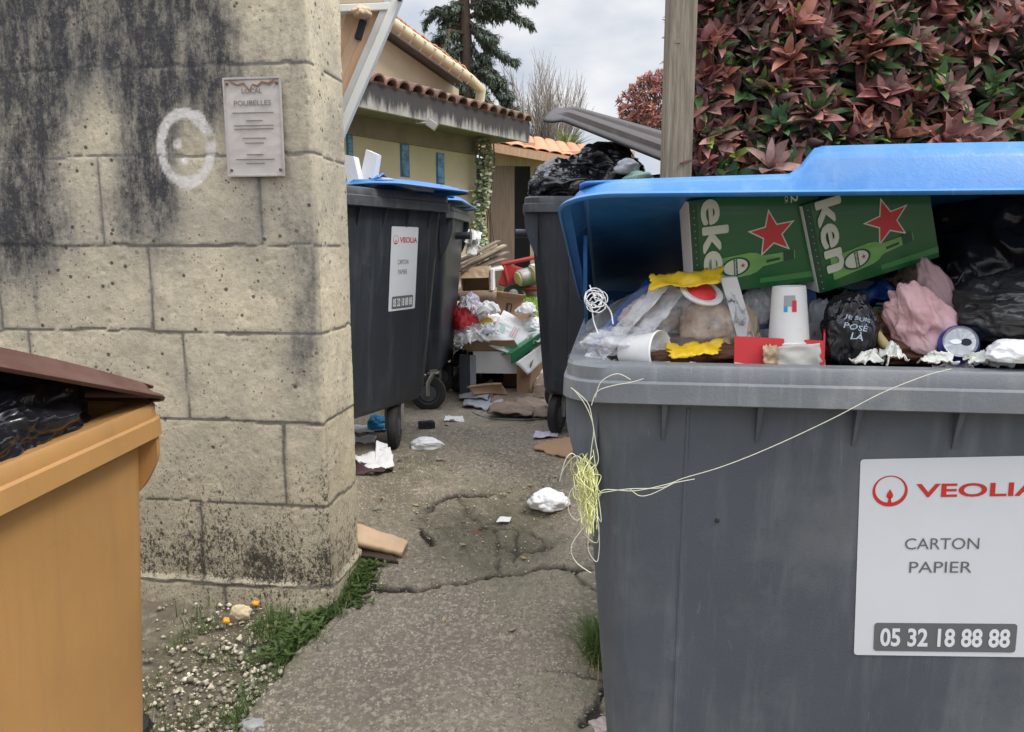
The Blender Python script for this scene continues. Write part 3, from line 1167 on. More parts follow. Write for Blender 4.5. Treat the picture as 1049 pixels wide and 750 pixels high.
wt('LOCAL', .5, .105, sw * .36, .013, .012)
wt('POUBELLES', .5, .225, sw * .66, .014, .012)
for cx, top, wf in ((.5, .345, .74), (.52, .425, .3), (.5, .475, .72), (.5, .51, .7), (.5, .605, .42), (.5, .655, .34), (.5, .775, .3), (.5, .825, .7), (.5, .865, .34)):
    o_ = org + wr * (cx * sw - wf * sw / 2) + up * (sh * (1 - top) - .003) + wnm * .0022
    g.poly([o_, o_ + wr * wf * sw, o_ + wr * wf * sw + up * .0025, o_ + up * .0025], wnm, .0004)
g.mk('lettering', mat('faded_ink', (.17, .14, .13), .6, .2), sign)
rusty = mat('rusty_screw', (.16, .07, .03), .7, .2)
for a_, z_ in ((.06, .06), (.94, .06), (.06, .95), (.94, .95)):
    g = Geo()
    p = org + wr * sw * a_ + up * sh * z_
    mx_ = Matrix.Translation(p) @ wnm.to_track_quat('Z', 'Y').to_matrix().to_4x4()
    g.lathe([(.004, 0), (.004, .003), (.002, .0045)], 10, mx_)
    g.mk('screw', rusty, sign)
g = Geo()
rs = random.Random(4)
o_ = org + up * (sh * .96) + wnm * .0016
zig = [(.12, 0), (.25, -.035), (.36, -.02), (.46, -.09), (.52, -.03), (.60, -.05), (.68, -.015), (.80, -.03), (.9, 0)]
pts_ = [o_ + wr * sw * a_ + up * sh * z_ for a_, z_ in zig]
V, F = [], []
for p in pts_:
    V += [p - up * .001, p + up * (.0035 + rs.uniform(0, .003))]
for i in range(len(pts_) - 1):
    F.append((2 * i, 2 * i + 2, 2 * i + 3, 2 * i + 1))
g.add([v + wnm * .001 for v in V], F)
g.mk('torn_edge', mat('rust_brown_tear', (.22, .11, .06), .8, .2), sign)


# ================================================================== WHEELED BINS
def caster(parent, x, y, zb, zg, ang, r=.095, wdt=.045):
    """swivel caster: wheel on the ground zg, fork up to the body zb"""
    cz = zg + r
    A = Matrix.Translation((x, y, cz)) @ Matrix.Rotation(ang, 4, 'Z') @ Matrix.Rotation(math.pi / 2, 4, 'X')
    g = Geo()
    h = wdt / 2
    g.lathe([(r * .62, -h * .9), (r * .78, -h), (r * .95, -h * .75), (r, -h * .3), (r, h * .3), (r * .95, h * .75), (r * .78, h), (r * .62, h * .9)], 28, A)
    w = g.mk('caster', M['rubber'], parent, local=True, angle=35)
    g = Geo()
    g.lathe([(r * .2, -h * 1.15), (r * .55, -h * .8), (r * .62, -h * .96), (r * .62, h * .96), (r * .55, h * .8), (r * .2, h * 1.15)], 20, A)
    g.mk('hub', M['rim_dark'], w, local=True, angle=35)
    g = Geo()
    B = Matrix.Translation((x, y, 0)) @ Matrix.Rotation(ang, 4, 'Z')
    for s in (-1, 1):
        p = [B @ Vector((0, s * (h + .008), cz - .012)), B @ Vector((.0, s * (h + .009), cz + r * .6)), B @ Vector((.028, s * (h + .006), cz + r * 1.12))]
        g.tube(p, [.011, .012, .014], 6)
    g.box(B @ Vector((.028, 0, cz + r * 1.14)), (.06, wdt + .03, .008), B, .002)
    g.lathe([(.022, 0), (.022, max(.01, zb - cz - r * 1.14 + .02))], 12, B @ Matrix.Translation((.028, 0, cz + r * 1.14)))
    g.mk('fork', M['steel'], w, local=True, angle=40)
    return w


def body_half(W, D, H, zb, z):
    t = (z - zb) / (H - .07 - zb)
    q = .028 if abs(H - .956) < 1e-6 else .065       # the ochre bin is straighter sided
    return W / 2 - .035 - q * (1 - t), D / 2 - .035 - q * (1 - t)


def make_bin(label, loc, rotz, W, D, H, zb, body_m, rim_m, cat='bin', group=None, zg=0.0, ribs=True, cast=None, filled=.94, plates=True, name='wheeled_bin'):
    t = thing(name, label, cat, loc, rotz, group)
    n = 7

    def lp(hx, hy, r, z):
        return [(x, y, z) for x, y in rr(hx, hy, r, n)]
    hb, hd = body_half(W, D, H, zb, zb)
    ht, hdt = body_half(W, D, H, zb, H - .07)
    loops = [lp(hb - .05, hd - .05, .05, zb - .012), lp(hb - .018, hd - .018, .06, zb - .004), lp(hb, hd, .07, zb + .02)]
    for k in range(1, 9):
        z = zb + .02 + (H - .07 - zb - .02) * k / 8
        a_, b_ = body_half(W, D, H, zb, z)
        loops.append(lp(a_, b_, .07, z))
    loops += [lp(ht, hdt, .07, H - .03), lp(ht - .012, hdt - .012, .06, H - .03)]
    for k in range(8, -1, -1):
        z = zb + .02 + (H - .05 - zb - .02) * k / 8
        a_, b_ = body_half(W, D, H, zb, z)
        loops.append(lp(a_ - .012, b_ - .012, .06, z))
    loops.append(lp(.05, .05, .02, zb + .018))
    g = Geo()
    g.add(*loft(loops, True, True))
    # faint moulded seams on the long faces and a raised skirt line low down
    for s in (-1, 1):
        for fx in (-.335, .335):
            z0, z1 = zb + .05, H - .08
            a0, b0 = body_half(W, D, H, zb, z0)
            a1, b1 = body_half(W, D, H, zb, z1)
            x = fx * W
            V = [(x - .005, s * (b0 - .001), z0), (x + .005, s * (b0 - .001), z0), (x + .005, s * (b1 - .001), z1), (x - .005, s * (b1 - .001), z1)]
            V += [(x - .002, s * (b0 + .0022), z0), (x + .002, s * (b0 + .0022), z0), (x + .002, s * (b1 + .0022), z1), (x - .002, s * (b1 + .0022), z1)]
            g.add(V, [(0, 1, 5, 4), (1, 2, 6, 5), (2, 3, 7, 6), (3, 0, 4, 7), (4, 5, 6, 7)])
    if ribs:
        for s in (-1, 1):
            k = int((W - .3) / .162 / 2)
            for q in range(-k, k + 1):
                x = q * .162 - .012
                z1, z0 = H - .066, H - .138
                _, b1 = body_half(W, D, H, zb, z1)
                _, b0 = body_half(W, D, H, zb, z0)
                V = []
                for dx, ex in ((-.005, -.0022), (.005, .0022)):
                    V += [(x + dx, s * (b1 - .004), z1), (x + dx, s * (D / 2 - .012), z1), (x + ex, s * (b0 + .003), z0), (x + ex, s * (b0 - .006), z0)]
                g.add(V, [(0, 1, 2, 3), (7, 6, 5, 4), (0, 4, 5, 1), (1, 5, 6, 2), (2, 6, 7, 3)])
    g.mk('body', body_m, t, local=True, angle=32)
    # rim
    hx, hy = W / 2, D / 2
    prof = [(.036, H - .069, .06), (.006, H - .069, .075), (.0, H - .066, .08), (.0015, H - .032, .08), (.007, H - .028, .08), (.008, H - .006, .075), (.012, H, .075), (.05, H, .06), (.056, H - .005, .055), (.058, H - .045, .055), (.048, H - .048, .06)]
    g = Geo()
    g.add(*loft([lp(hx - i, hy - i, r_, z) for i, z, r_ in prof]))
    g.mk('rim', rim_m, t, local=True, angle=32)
    # lifting trunnions with curved wing plates at both ends
    if plates:
        for s in (-1, 1):
            for ys in (-hy + .05, hy - .07):
                g = Geo()
                a_, b_ = body_half(W, D, H, zb, H - .2)
                xi = a_ - .02
                pts = [(s * (hx - .008), H - .068)]
                for k in range(9):
                    q = k / 8
                    pts.append((s * (xi + (hx - .008 - xi) * (math.cos(q * math.pi / 2) ** .7 if q < 1 else 0)), H - .10 - (.16 if H > 1 else .09) * q * (.55 + .45 * q)))
                pts.append((s * xi, H - .068))
                V = [(x, ys, z) for x, z in pts] + [(x, ys + .012, z) for x, z in pts]
                m_ = len(pts)
                F = [tuple(range(m_)), tuple(range(2 * m_ - 1, m_ - 1, -1))] + [(i, (i + 1) % m_, m_ + (i + 1) % m_, m_ + i) for i in range(m_)]
                g.add(V, F)
                g.mk('wing_plate', body_m, t, local=True, angle=35)
            if plates == 2:
                a_, _ = body_half(W, D, H, zb, H - .18)
                g = Geo()
                g.tube([(s * (a_ - .02), 0, H - .15), (s * (hx + .04), 0, H - .15)], .02, 14)
                g.mk('lifting_pin', body_m, t, local=True, angle=35)
    for (x, y, a) in (cast or [(sx * (W / 2 - .24), sy * (D / 2 - .2), 0.3 * sx) for sx in (-1, 1) for sy in (-1, 1)]):
        caster(t, x, y, zb, zg, a)
    return t


def front_frame(W, D, H, zb):
    """point/axes on the sloping front face (local)"""
    _, b0 = body_half(W, D, H, zb, zb + .05)
    _, b1 = body_half(W, D, H, zb, H - .07)
    up = Vector((0, -(b1 - b0), (H - .07) - (zb + .05))).normalized()
    nrm = Vector((0, -up.z, up.y))

    def pt(x, z):
        _, bb = body_half(W, D, H, zb, z)
        return Vector((x, -bb, z))
    return pt, up, nrm


def bin_label(t, W, D, H, zb, x0, x1, z0, z1, rot=0.0):
    pt, up, nrm = front_frame(W, D, H, zb)
    Rm = Matrix.Rotation(rot, 3, nrm)
    ux = Rm @ Vector((1, 0, 0))
    up = Rm @ up
    o0 = pt(x0, z0) + nrm * .001
    w = x1 - x0
    h = (z1 - z0) / up.z
    g = Geo()
    pr = rr(w / 2, h / 2, .006, 3)
    g.poly([o0 + ux * (w / 2 + a_) + up * (h / 2 + b_) for a_, b_ in pr], nrm, .0008)
    pan = g.mk('label', M['paper'], t, local=True)

    def q(a_, b_, e=.0013):
        return o0 + ux * (a_ * w) + up * (b_ * h) + nrm * e
    # red ring, heavier at its foot, with the drop inside
    g = Geo()
    cx, cy, ro = .165, .845, .095 * w
    V, F = [], []
    ns = 48
    for k in range(ns):
        a = 2 * math.pi * k / ns
        V.append(q(cx, cy) + ux * math.cos(a) * ro + up * math.sin(a) * ro)
        V.append(q(cx, cy) + ux * math.cos(a) * ro * .84 + up * (math.sin(a) * ro * .84 + ro * .09))
    for k in range(ns):
        j = (k + 1) % ns
        F.append((2 * k, 2 * j, 2 * j + 1, 2 * k + 1))
    g.add(V, F)
    dr = []
    for k in range(20):
        a = 2 * math.pi * k / 20
        rr_ = ro * .19
        yy = math.sin(a)
        dr.append(q(cx, cy, .0012) - up * ro * .30 + ux * math.cos(a) * rr_ * (1 if yy < .2 else (1 - (yy - .2) * .9)) + up * (yy * rr_ * (1 if yy < 0 else 2.2)))
    g.poly(dr, nrm, .0004)
    dr = [q(cx, cy, .0012) - up * ro * .62 + ux * a_ * ro + up * b_ * ro for a_, b_ in ((-.11, -.12), (.11, -.12), (.05, .25), (-.05, .25))]
    g.poly(dr, nrm, .0004)
    V, F = text_geo('VEOLIA', w * .66, h * .066, q(.305, .812), ux, up, nrm, .022, .0002)
    g.add(V, F)
    g.mk('lettering', M['red_ink'], pan, local=True)
    g = Geo()
    g.add(*text_geo('CARTON', w * .40, h * .056, q(.26, .555), ux, up, nrm, .0, .0002))
    g.add(*text_geo('PAPIER', w * .34, h * .056, q(.29, .437), ux, up, nrm, .0, .0002))
    g.mk('lettering', M['grey_ink'], pan, local=True)
    g = Geo()
    pr = rr(w * .395, h * .075, .006, 4)
    g.poly([q(.505, .10, .0010) + ux * a_ + up * b_ for a_, b_ in pr], nrm, .0006)
    npn = g.mk('number_panel', M['grey_ink'], pan, local=True)
    g = Geo()
    g.add(*text_geo('05 32 18 88 88', w * .72, h * .098, q(.145, .051, .0021), ux, up, nrm, .028, .0002))
    g.mk('digits', M['white_ink'], pan, local=True)
    return pan


def make_lid(t, m, W, L, hinge, tilt, th=.028, dome=.05, dome_x=(-.3, 2), name='lid', skirt=.042, twist=0.0, dome_y=(.1, .9), ribs=0, stub=0.0):
    """moulded lid: local frame has x across, -y from the hinge to the lip; tilt lifts the lip"""
    nx, ny = 96, 64
    hw = W / 2

    def top(x, y):          # y 0..L from hinge
        e = 0.0
        dx = sstep((x - dome_x[0]) / .045) * sstep((dome_x[1] - x) / .03)
        dy = sstep((y - dome_y[0] * L) / .05) * sstep((dome_y[1] * L - y) / .04) if dome_y[1] < 1 else sstep((y - dome_y[0] * L) / .05)
        e += dome * dx * dy
        e += .012 * (1 - (x / hw) ** 2) + .012 * math.sin(math.pi * y / L)
        if ribs:
            e += .014 * (1 if math.cos(2 * math.pi * ribs * x / W) > .1 else 0) * sstep((y - .07) / .04) * sstep((L - .09 - y) / .04)
        return e
    # outline in plan with rounded lip corners, param rings from the outside in
    g = Geo()
    rc = .085
    out = rr(hw, L / 2, rc, 10, 0, -L / 2)
    # refine the outline
    ol = []
    for i in range(len(out)):
        a_, b_ = Vector(out[i]), Vector(out[(i + 1) % len(out)])
        k = max(1, int((b_ - a_).length / .02))
        for q in range(k):
            ol.append(a_.lerp(b_, q / k))
    cen = Vector((0, -L / 2))
    rings = []
    specs = [(.019, -skirt - .005, 0), (.022, -skirt + .001, 0), (.018, -skirt + .006, 0), (.002, -skirt + .010, .0), (-.008, -.010, .7), (-.018, 0.0, 1)]
    for off, dz, wt_ in specs:
        ring = []
        for i, p in enumerate(ol):
            nx_, = (1,)
            d = (ol[(i + 1) % len(ol)] - ol[i - 1]).normalized()
            nn = Vector((d.y, -d.x))
            if nn.dot(p - cen) < 0:
                nn = -nn
            q = p + nn * off
            lift = top(max(-hw, min(hw, q.x)), max(0, min(L, -q.y))) * wt_
            ring.append((q.x, q.y, dz + lift + (wt_ and .0)))
        rings.append(ring)
    for f in (.93, .86, .8, .72, .62, .5, .36, .2):
        ring = []
        for p in ol:
            q = cen + (p - cen) * f
            # squash towards the inside so rings stay evenly spaced
            ring.append((q.x, q.y, top(q.x, -q.y)))
        rings.append(ring)
    V, F = loft(rings, False, True)
    # replace inner area by finer grid for the dome edges
    rings2 = rings[:6]
    V, F = loft(rings2, False, False)
    g.add(V, F)
    inner = []
    xs = np.linspace(-hw + .0, hw - .0, nx)
    ys = np.linspace(0, L, ny)

    def inside(x, y):
        xx, yy = abs(x), abs(y - L / 2)
        cx_, cy_ = hw - rc, L / 2 - rc
        if xx > cx_ and yy > cy_:
            dd = math.hypot(xx - cx_, yy - cy_)
            if dd > rc:
                k = rc / dd
                xx, yy = cx_ + (xx - cx_) * k, cy_ + (yy - cy_) * k
        return math.copysign(min(xx, hw), x), L / 2 + math.copysign(yy, y - L / 2)
    VV = []
    for y in ys:
        for x in xs:
            a_, b_ = inside(x * (hw - .018) / hw, L / 2 + (y - L / 2) * (L / 2 - .018) / (L / 2))
            VV.append((a_, -b_, top(a_, b_)))
    g.add(VV, [tuple(int(i) for i in f) for f in grid_faces(nx, ny)])
    Vt = []
    ct, st_ = math.cos(tilt), math.sin(tilt)
    for v in g.V:
        y, z = v.y, v.z
        tw = twist * v.x
        yy = y * ct + z * st_
        zz = -y * st_ + z * ct
        Vt.append(Vector((v.x + hinge[0], yy + hinge[1], zz + hinge[2] + tw * (-y / L))))
    g.V = Vt
    # outer shell faces up: give it thickness below
    o = g.mk(name, m, t, local=True, angle=38)
    bm = bmesh.new()
    bm.from_mesh(o.data)
    bmesh.ops.remove_doubles(bm, verts=bm.verts, dist=.0006)
    bmesh.ops.recalc_face_normals(bm, faces=bm.faces)
    up_ = sum(f.normal.z * f.calc_area() for f in bm.faces)
    if up_ < 0:
        bmesh.ops.reverse_faces(bm, faces=bm.faces)
    bm.to_mesh(o.data)
    bm.free()
    md = o.modifiers.new('thick', 'SOLIDIFY')
    md.thickness = .005
    md.offset = -1
    if stub:
        g = Geo()
        for s in (-1, 1):
            g.box((hinge[0] + s * (hw - .12), hinge[1] + .02, hinge[2] - .02), (.10, .06, .07), None, .012)
        g.mk('hinge', m, o, local=True)
    return o


# ---- near right bin
RB = dict(W=1.36, D=1.09, H=1.065, zb=.19)
ry = R(7.5)
fl = Vector((.084, 1.3))
dxr = Vector((math.cos(ry), -math.sin(ry)))
dyr = Vector((math.sin(ry), math.cos(ry)))
ctr2 = fl + dxr * RB['W'] / 2 + dyr * RB['D'] / 2
GRP = 'dark wheeled bins standing beyond the wall'
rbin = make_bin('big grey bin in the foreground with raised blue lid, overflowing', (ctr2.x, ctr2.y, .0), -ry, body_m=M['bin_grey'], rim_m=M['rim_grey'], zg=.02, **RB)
bin_label(rbin, x0=-.68 + .545, x1=-.68 + .85, z0=.520, z1=.902, rot=R(3.6), **RB)
lid = make_lid(rbin, M['blue'], 1.40, 1.115, (0.028, RB['D'] / 2 + .02, 1.125), R(13.3), dome=.046, dome_x=(-.33, 5), dome_y=(.12, 2), skirt=.034, stub=1)
# lid side tab
g = Geo()
mi = rbin.matrix_world
# small cheek plate hanging from the lid's left edge
hingeY = RB['D'] / 2 + .02


def lidp(x, y, z):      # lid frame -> bin local
    t_ = R(13.3)
    return Vector((x + .01, -y * math.cos(t_) + z * math.sin(t_) + hingeY, y * math.sin(t_) + z * math.cos(t_) + 1.125))


pr = [(.80, -.02), (.80, -.06), (.74, -.13), (.58, -.20), (.44, -.205), (.30, -.14), (.12, -.05), (.10, -.02)]
for xx in (-.665, .69):
    g = Geo()
    V = [lidp(xx, a, b_) for a, b_ in pr] + [lidp(xx + .008, a, b_) for a, b_ in pr]
    m_ = len(pr)
    g.add(V, [tuple(range(m_))[::-1], tuple(range(m_, 2 * m_))] + [(i, (i + 1) % m_, m_ + (i + 1) % m_, m_ + i) for i in range(m_)])
    g.mk('cheek', M['blue'], lid, local=True)
# drain plug on the face
g = Geo()
pt, up_, nr_ = front_frame(**RB)
p = pt(-.68 + .285, .775)
g.lathe([(.0045, 0), (.0035, .003), (.001, .004)], 10, Matrix.Translation(p) @ nr_.to_track_quat('Z', 'Y').to_matrix().to_4x4())
g.mk('rivet', M['rubber'], rbin, local=True)

# ---- orange bin
OB = dict(W=1.26, D=.80, H=.956, zb=.205)
oy = R(2.0)
rr_c = Vector((-.708, 1.555))       # rear right rim corner
dxo = Vector((math.cos(oy), -math.sin(oy)))
dyo = Vector((math.sin(oy), math.cos(oy)))
co = rr_c - dxo * OB['W'] / 2 - dyo * OB['D'] / 2
obin = make_bin('ochre plastic wheeled bin with a brown lid propped up by black sacks', (co.x, co.y, 0), -oy, body_m=M['orange'], rim_m=M['orange'], zg=.0,
                cast=[(OB['W'] / 2 - .17, OB['D'] / 2 - .13, .5), (-OB['W'] / 2 + .2, OB['D'] / 2 - .15, .5), (OB['W'] / 2 - .2, -OB['D'] / 2 + .15, .2), (-OB['W'] / 2 + .2, -OB['D'] / 2 + .15, .2)], **OB)
make_lid(obin, M['brown'], 1.235, .82, (0, OB['D'] / 2 + .01, .972), R(16.5), dome=.018, dome_x=(-.52, .52), dome_y=(.1, .9), skirt=.024)
# ---- dark bin left of the path (its long front faces the path)
AB = dict(W=.98, D=.77, H=1.078, zb=.20)
dxa = Vector((math.sin(R(26)), math.cos(R(26))))
dya = Vector((-dxa.y, dxa.x))
ea = Vector((-.243, 3.40))
ca = ea - dxa * AB['W'] / 2 + dya * AB['D'] / 2
abin = make_bin('dark wheeled bin just behind the wall, white label facing the path', (ca.x, ca.y, .4), math.atan2(dxa.y, dxa.x), body_m=M['bin_dark'], rim_m=M['rim_dark'], plates=2, group=GRP,
                cast=[(AB['W'] / 2 - .30, -AB['D'] / 2 + .15, R(26)), (AB['W'] / 2 - .2, AB['D'] / 2 - .2, R(20)), (-AB['W'] / 2 + .2, AB['D'] / 2 - .2, 0), (-AB['W'] / 2 + .2, -AB['D'] / 2 + .2, 0)], **AB)


def along(px):     # distance along bin A's front from its near end, for a photo column
    q = (px - 524.5) / FPX * 1.0
    st0 = ea - dxa * AB['W'] + dya * .05
    return (q * st0.y - st0.x) / (dxa.x - q * dxa.y)


xa0, xa1 = along(401) - AB['W'] / 2, along(428) - AB['W'] / 2
za1 = P(414, 232, 3.05).z - .4
za0 = P(414, 319, 3.05).z - .4
bin_label(abin, x0=xa0, x1=xa1, z0=za0, z1=za1, **AB)
lw = .64
make_lid(abin, M['blue'], lw, .40, (AB['W'] / 2 - lw / 2 + .06, -AB['D'] / 2 + .36, 1.098), R(1.2), dome=.004, dome_x=(-.25, .25), dome_y=(.1, .95), skirt=.010)
# ---- dark bin B further back on the left
BB = dict(W=1.0, D=.77, H=1.07, zb=.2)
bbin = make_bin('dark wheeled bin half hidden behind the labelled bin, heap of cardboard at its side', (-.265 - .5, 3.84 + .40, .4), R(-4), body_m=M['bin_dark'], rim_m=M['rim_dark'], plates=2, group=GRP,
                cast=[(.34, -.27, R(8)), (.33, .24, 0), (-.3, -.2, 0), (-.3, .24, 0)], **BB)
make_lid(bbin, M['blue'], 1.04, .80, (0, BB['D'] / 2 + .02, 1.095), R(1), dome=.02, dome_x=(-.4, .4), dome_y=(.1, .95), skirt=.02)
# ---- dark bin C right of the path
CB = dict(W=1.2, D=.8, H=1.075, zb=.2)
cbin = make_bin('dark bin behind the big grey one, taupe lid forced open by black sacks', (.057 + .6, 3.25 + .4, .4), R(-2), body_m=M['bin_dark'], rim_m=M['rim_dark'], plates=2, group=GRP,
                cast=[(-.44, -.22, R(70)), (.4, -.2, 0), (-.4, .24, 0), (.4, .24, 0)], **CB)
# open taupe lid, ribbed, propped on the sacks
LL = [P(558, 119, 3.35), P(572, 108, 4.1), P(790, 166, 4.1), P(790, 212, 3.35)]


def lidpatch(parent, a, b_, c_, d, m):
    """a-d front edge, a-b left end, b-c rear edge"""
    nu_, nv_ = 60, 44
    VV = []
    nrm = (d - a).cross(b_ - a).normalized()
    if nrm.z < 0:
        nrm = -nrm
    for j in range(nv_):
        v = j / (nv_ - 1)
        for i in range(nu_):
            u = i / (nu_ - 1)
            p = a * (1 - u) * (1 - v) + d * u * (1 - v) + c_ * u * v + b_ * (1 - u) * v
            hgt = .020 * sstep((math.cos(v * math.pi * 5) + .25) / .3) * sstep((u - .03) / .05)
            hgt += -.009 * (sstep((.05 - u) / .05) + sstep((.04 - v) / .04) + sstep((v - .96) / .04)) + .012 * math.sin(math.pi * v)
            VV.append(p + nrm * hgt)
    inv = (Matrix.Translation(parent.location) @ Matrix.Rotation(parent.rotation_euler.z, 4, 'Z')).inverted()
    o = mk('lid', [inv @ v for v in VV], grid_faces(nu_, nv_), m, parent, local=True, angle=30)
    md = o.modifiers.new('thick', 'SOLIDIFY')
    md.thickness = .006
    md.offset = -1
    return o


lidpatch(cbin, LL[0], LL[1], LL[2], LL[3], M['lid_taupe'])


# ================================================================== HOUSE, SHED AND YARD BEHIND
def vtile_row(g, a, b_, r, depth_dir, ln, n, jit=0.0, seed=0, sq=.85):
    """a row of half-round clay tiles from a to b, open ends facing out, running back along depth_dir"""
    rs_ = random.Random(seed)
    a, b_ = Vector(a), Vector(b_)
    ax = (b_ - a).normalized()
    dd = Vector(depth_dir).normalized()
    upv = ax.cross(dd)
    if upv.z < 0:
        upv = -upv
    for i in range(n):
        c = a.lerp(b_, (i + .5) / n) + dd * rs_.uniform(-jit, jit) + upv * rs_.uniform(-jit, jit) * .4
        V, F = [], []
        m_ = 8
        for e, (rs2, dist) in enumerate(((r, 0), (r * .78, 0), (r * .62, ln), (r * .85, ln))):
            for k in range(m_ + 1):
                t = math.pi * k / m_
                V.append(c + ax * math.cos(t) * rs2 + upv * math.sin(t) * rs2 * sq + dd * dist)
        k1 = m_ + 1
        for k in range(m_):
            F.append((k, k + 1, k1 + k + 1, k1 + k))
            F.append((k, 3 * k1 + k, 3 * k1 + k + 1, k + 1))
            F.append((k1 + k, k1 + k + 1, 2 * k1 + k + 1, 2 * k1 + k))
        g.add(V, F)


hd = Vector((.56, .83, 0)).normalized()
hn = Vector((hd.y, -hd.x, 0))                  # outwards, towards the path
corner = Vector((-.51, 10.8, 0))
GZ = .40
house = thing('house', 'cream rendered house with clay tiled eaves and narrow blue windows beyond the bins', 'house', (corner.x, corner.y, GZ))
near_end = corner - hd * 6.0
rotH = Matrix.Rotation(math.atan2(hd.y, hd.x), 4, 'Z')
g = Geo()
mid = (corner + near_end) / 2
g.box((mid.x - hn.x * .1, mid.y - hn.y * .1, GZ + 1.25), (6.0, .2, 2.5), rotH)
g.mk('wall', M['ren'], house)
g = Geo()
c_ = corner - hn * 1.7 - hd * .1
g.box((c_.x, c_.y, GZ + 1.25), (.2, 3.0, 2.5), rotH)
g.mk('gable_wall', M['ren'], house)


def on_house(px, py, off=0.0):
    r_ = ray(px, py)
    k = (corner - Vector((0, 0, EYE))).dot(hn) / r_.dot(hn)
    return Vector((0, 0, EYE)) + r_ * k + hn * off


for (x0, x1, y0, y1) in ((409, 420, 147, 182), (446, 455.5, 156, 189), (354, 362, 137, 160)):
    a = on_house(x0, y0)
    b_ = on_house(x1, y1)
    w_ = (Vector((b_.x, b_.y, 0)) - Vector((a.x, a.y, 0))).dot(hd)
    h_ = a.z - b_.z
    cx_ = (a + b_) / 2 - hn * .017
    g = Geo()
    g.box(cx_, (w_ * .9, .05, h_), rotH, .004)
    f = g.mk('window', mat('blue_frame', (.02, .10, .24), .4, .3, 14), house)
    g = Geo()
    g.box(cx_ + hn * .027, (w_ * .66, .008, h_ * .94), rotH)
    g.mk('pane', mat('mottled_blue_glass', (.015, .07, .17), .2, .5, 9, col2=(.1, .32, .5)), f)
    for q in (.2, .55, .8):
        g = Geo()
        g.box(cx_ + hn * .03 + Vector((0, 0, h_ * (q - .5))), (w_ * .62, .006, .008), rotH)
        g.mk('bar', M['rim_dark'], f)
# eaves: fascia, soffit, tiles
fa = P(330, 101, 7.75)
fb = P(541, 147, 10.95)
zf = (P(371, 105, 8.1).z + fb.z) / 2 - .01
fdir = Vector((fb.x - fa.x, fb.y - fa.y, 0)).normalized()
fn = Vector((fdir.y, -fdir.x, 0))
fl0 = Vector((fb.x, fb.y, 0)) - fdir * 6.6
rotF = Matrix.Rotation(math.atan2(fdir.y, fdir.x), 4, 'Z')
mfa = (fl0 + Vector((fb.x, fb.y, 0))) / 2
mat_f = mat('sooty_fascia', (.34, .32, .30), .85, .15, 4)
N, L = mat_f.node_tree.nodes, mat_f.node_tree.links
tcn = N.new('ShaderNodeTexCoord')
mpf = nd('ShaderNodeMapping')
mpf.inputs['Scale'].default_value = (1, 1, .12)
L.new(tcn.outputs['Object'], mpf.inputs['Vector'])
sx_ = N.new('ShaderNodeSeparateXYZ')
L.new(tcn.outputs['Object'], sx_.inputs[0])
hz = rng(sx_.outputs['Z'], zf - GZ - .01, zf - GZ + .27)
dr_ = mul(hz, rng(noi(9, 8, .8, vec=mpf.outputs[0]), .3, .7, -.2, .8), 'ADD')
src_ = N['Principled BSDF'].inputs['Base Color'].links[0].from_socket
L.new(mixc(rng(dr_, .30, .72, 0, .95), src_, (.03, .027, .03)), N['Principled BSDF'].inputs['Base Color'])
g = Geo()
g.box((mfa.x, mfa.y, zf + .13), (6.6, .05, .27), rotF, .004)
g.mk('fascia', mat_f, house)
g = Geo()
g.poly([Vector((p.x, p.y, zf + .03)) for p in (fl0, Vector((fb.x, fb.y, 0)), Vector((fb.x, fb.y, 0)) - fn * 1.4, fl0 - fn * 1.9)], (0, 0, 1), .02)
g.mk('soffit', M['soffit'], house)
g = Geo()
back = -fn * .9 + Vector((0, 0, .27))
vtile_row(g, Vector((fl0.x, fl0.y, zf + .27)) + fn * .07, Vector((fb.x, fb.y, zf + .27)) + fn * .07, .105, back, .5, 31, .018, 2)
vtile_row(g, Vector((fl0.x, fl0.y, zf + .375)) - fn * .33, Vector((fb.x, fb.y, zf + .375)) - fn * .33, .105, back, 1.5, 31, .018, 5)
q0, q1 = Vector((fl0.x, fl0.y, zf + .255)), Vector((fb.x, fb.y, zf + .255))
g.poly([q0 + fn * .02, q1 + fn * .02, q1 - fn * 2 + Vector((0, 0, .5)), q0 - fn * 2 + Vector((0, 0, .5))], (0, 0, 1), .03)
g.mk('roof', M['tile_old'], house)
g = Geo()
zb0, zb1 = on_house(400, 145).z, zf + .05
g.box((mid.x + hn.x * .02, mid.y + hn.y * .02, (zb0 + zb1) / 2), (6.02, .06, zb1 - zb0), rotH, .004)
g.mk('flat_strip', mat('eaves_shade_brown', (.20, .15, .115), .8, .2, 4), house)  # dark band over the wall top; eaves shade put into its brown colour
g = Geo()
for q in range(3):
    zc = GZ + .5 + q * .55
    g.box((mid.x + hn.x * .0005, mid.y + hn.y * .0005, zc), (5.9, .204, .012), rotH)
g.mk('block_course', mat('course_line', (.36, .31, .22), .9, .2), house)
# the floodlight under the eaves
g = Geo()
p = P(437, 126, 9.0)
g.tube([p + Vector((-.12, 0, .1)), p + Vector((-.12, 0, 0)), p], .015, 6)
g.box(p + Vector((.06, 0, -.02)), (.13, .06, .09), Matrix.Rotation(.6, 4, 'Y'), .01)
g.mk('eaves_lamp', M['steel'], house)
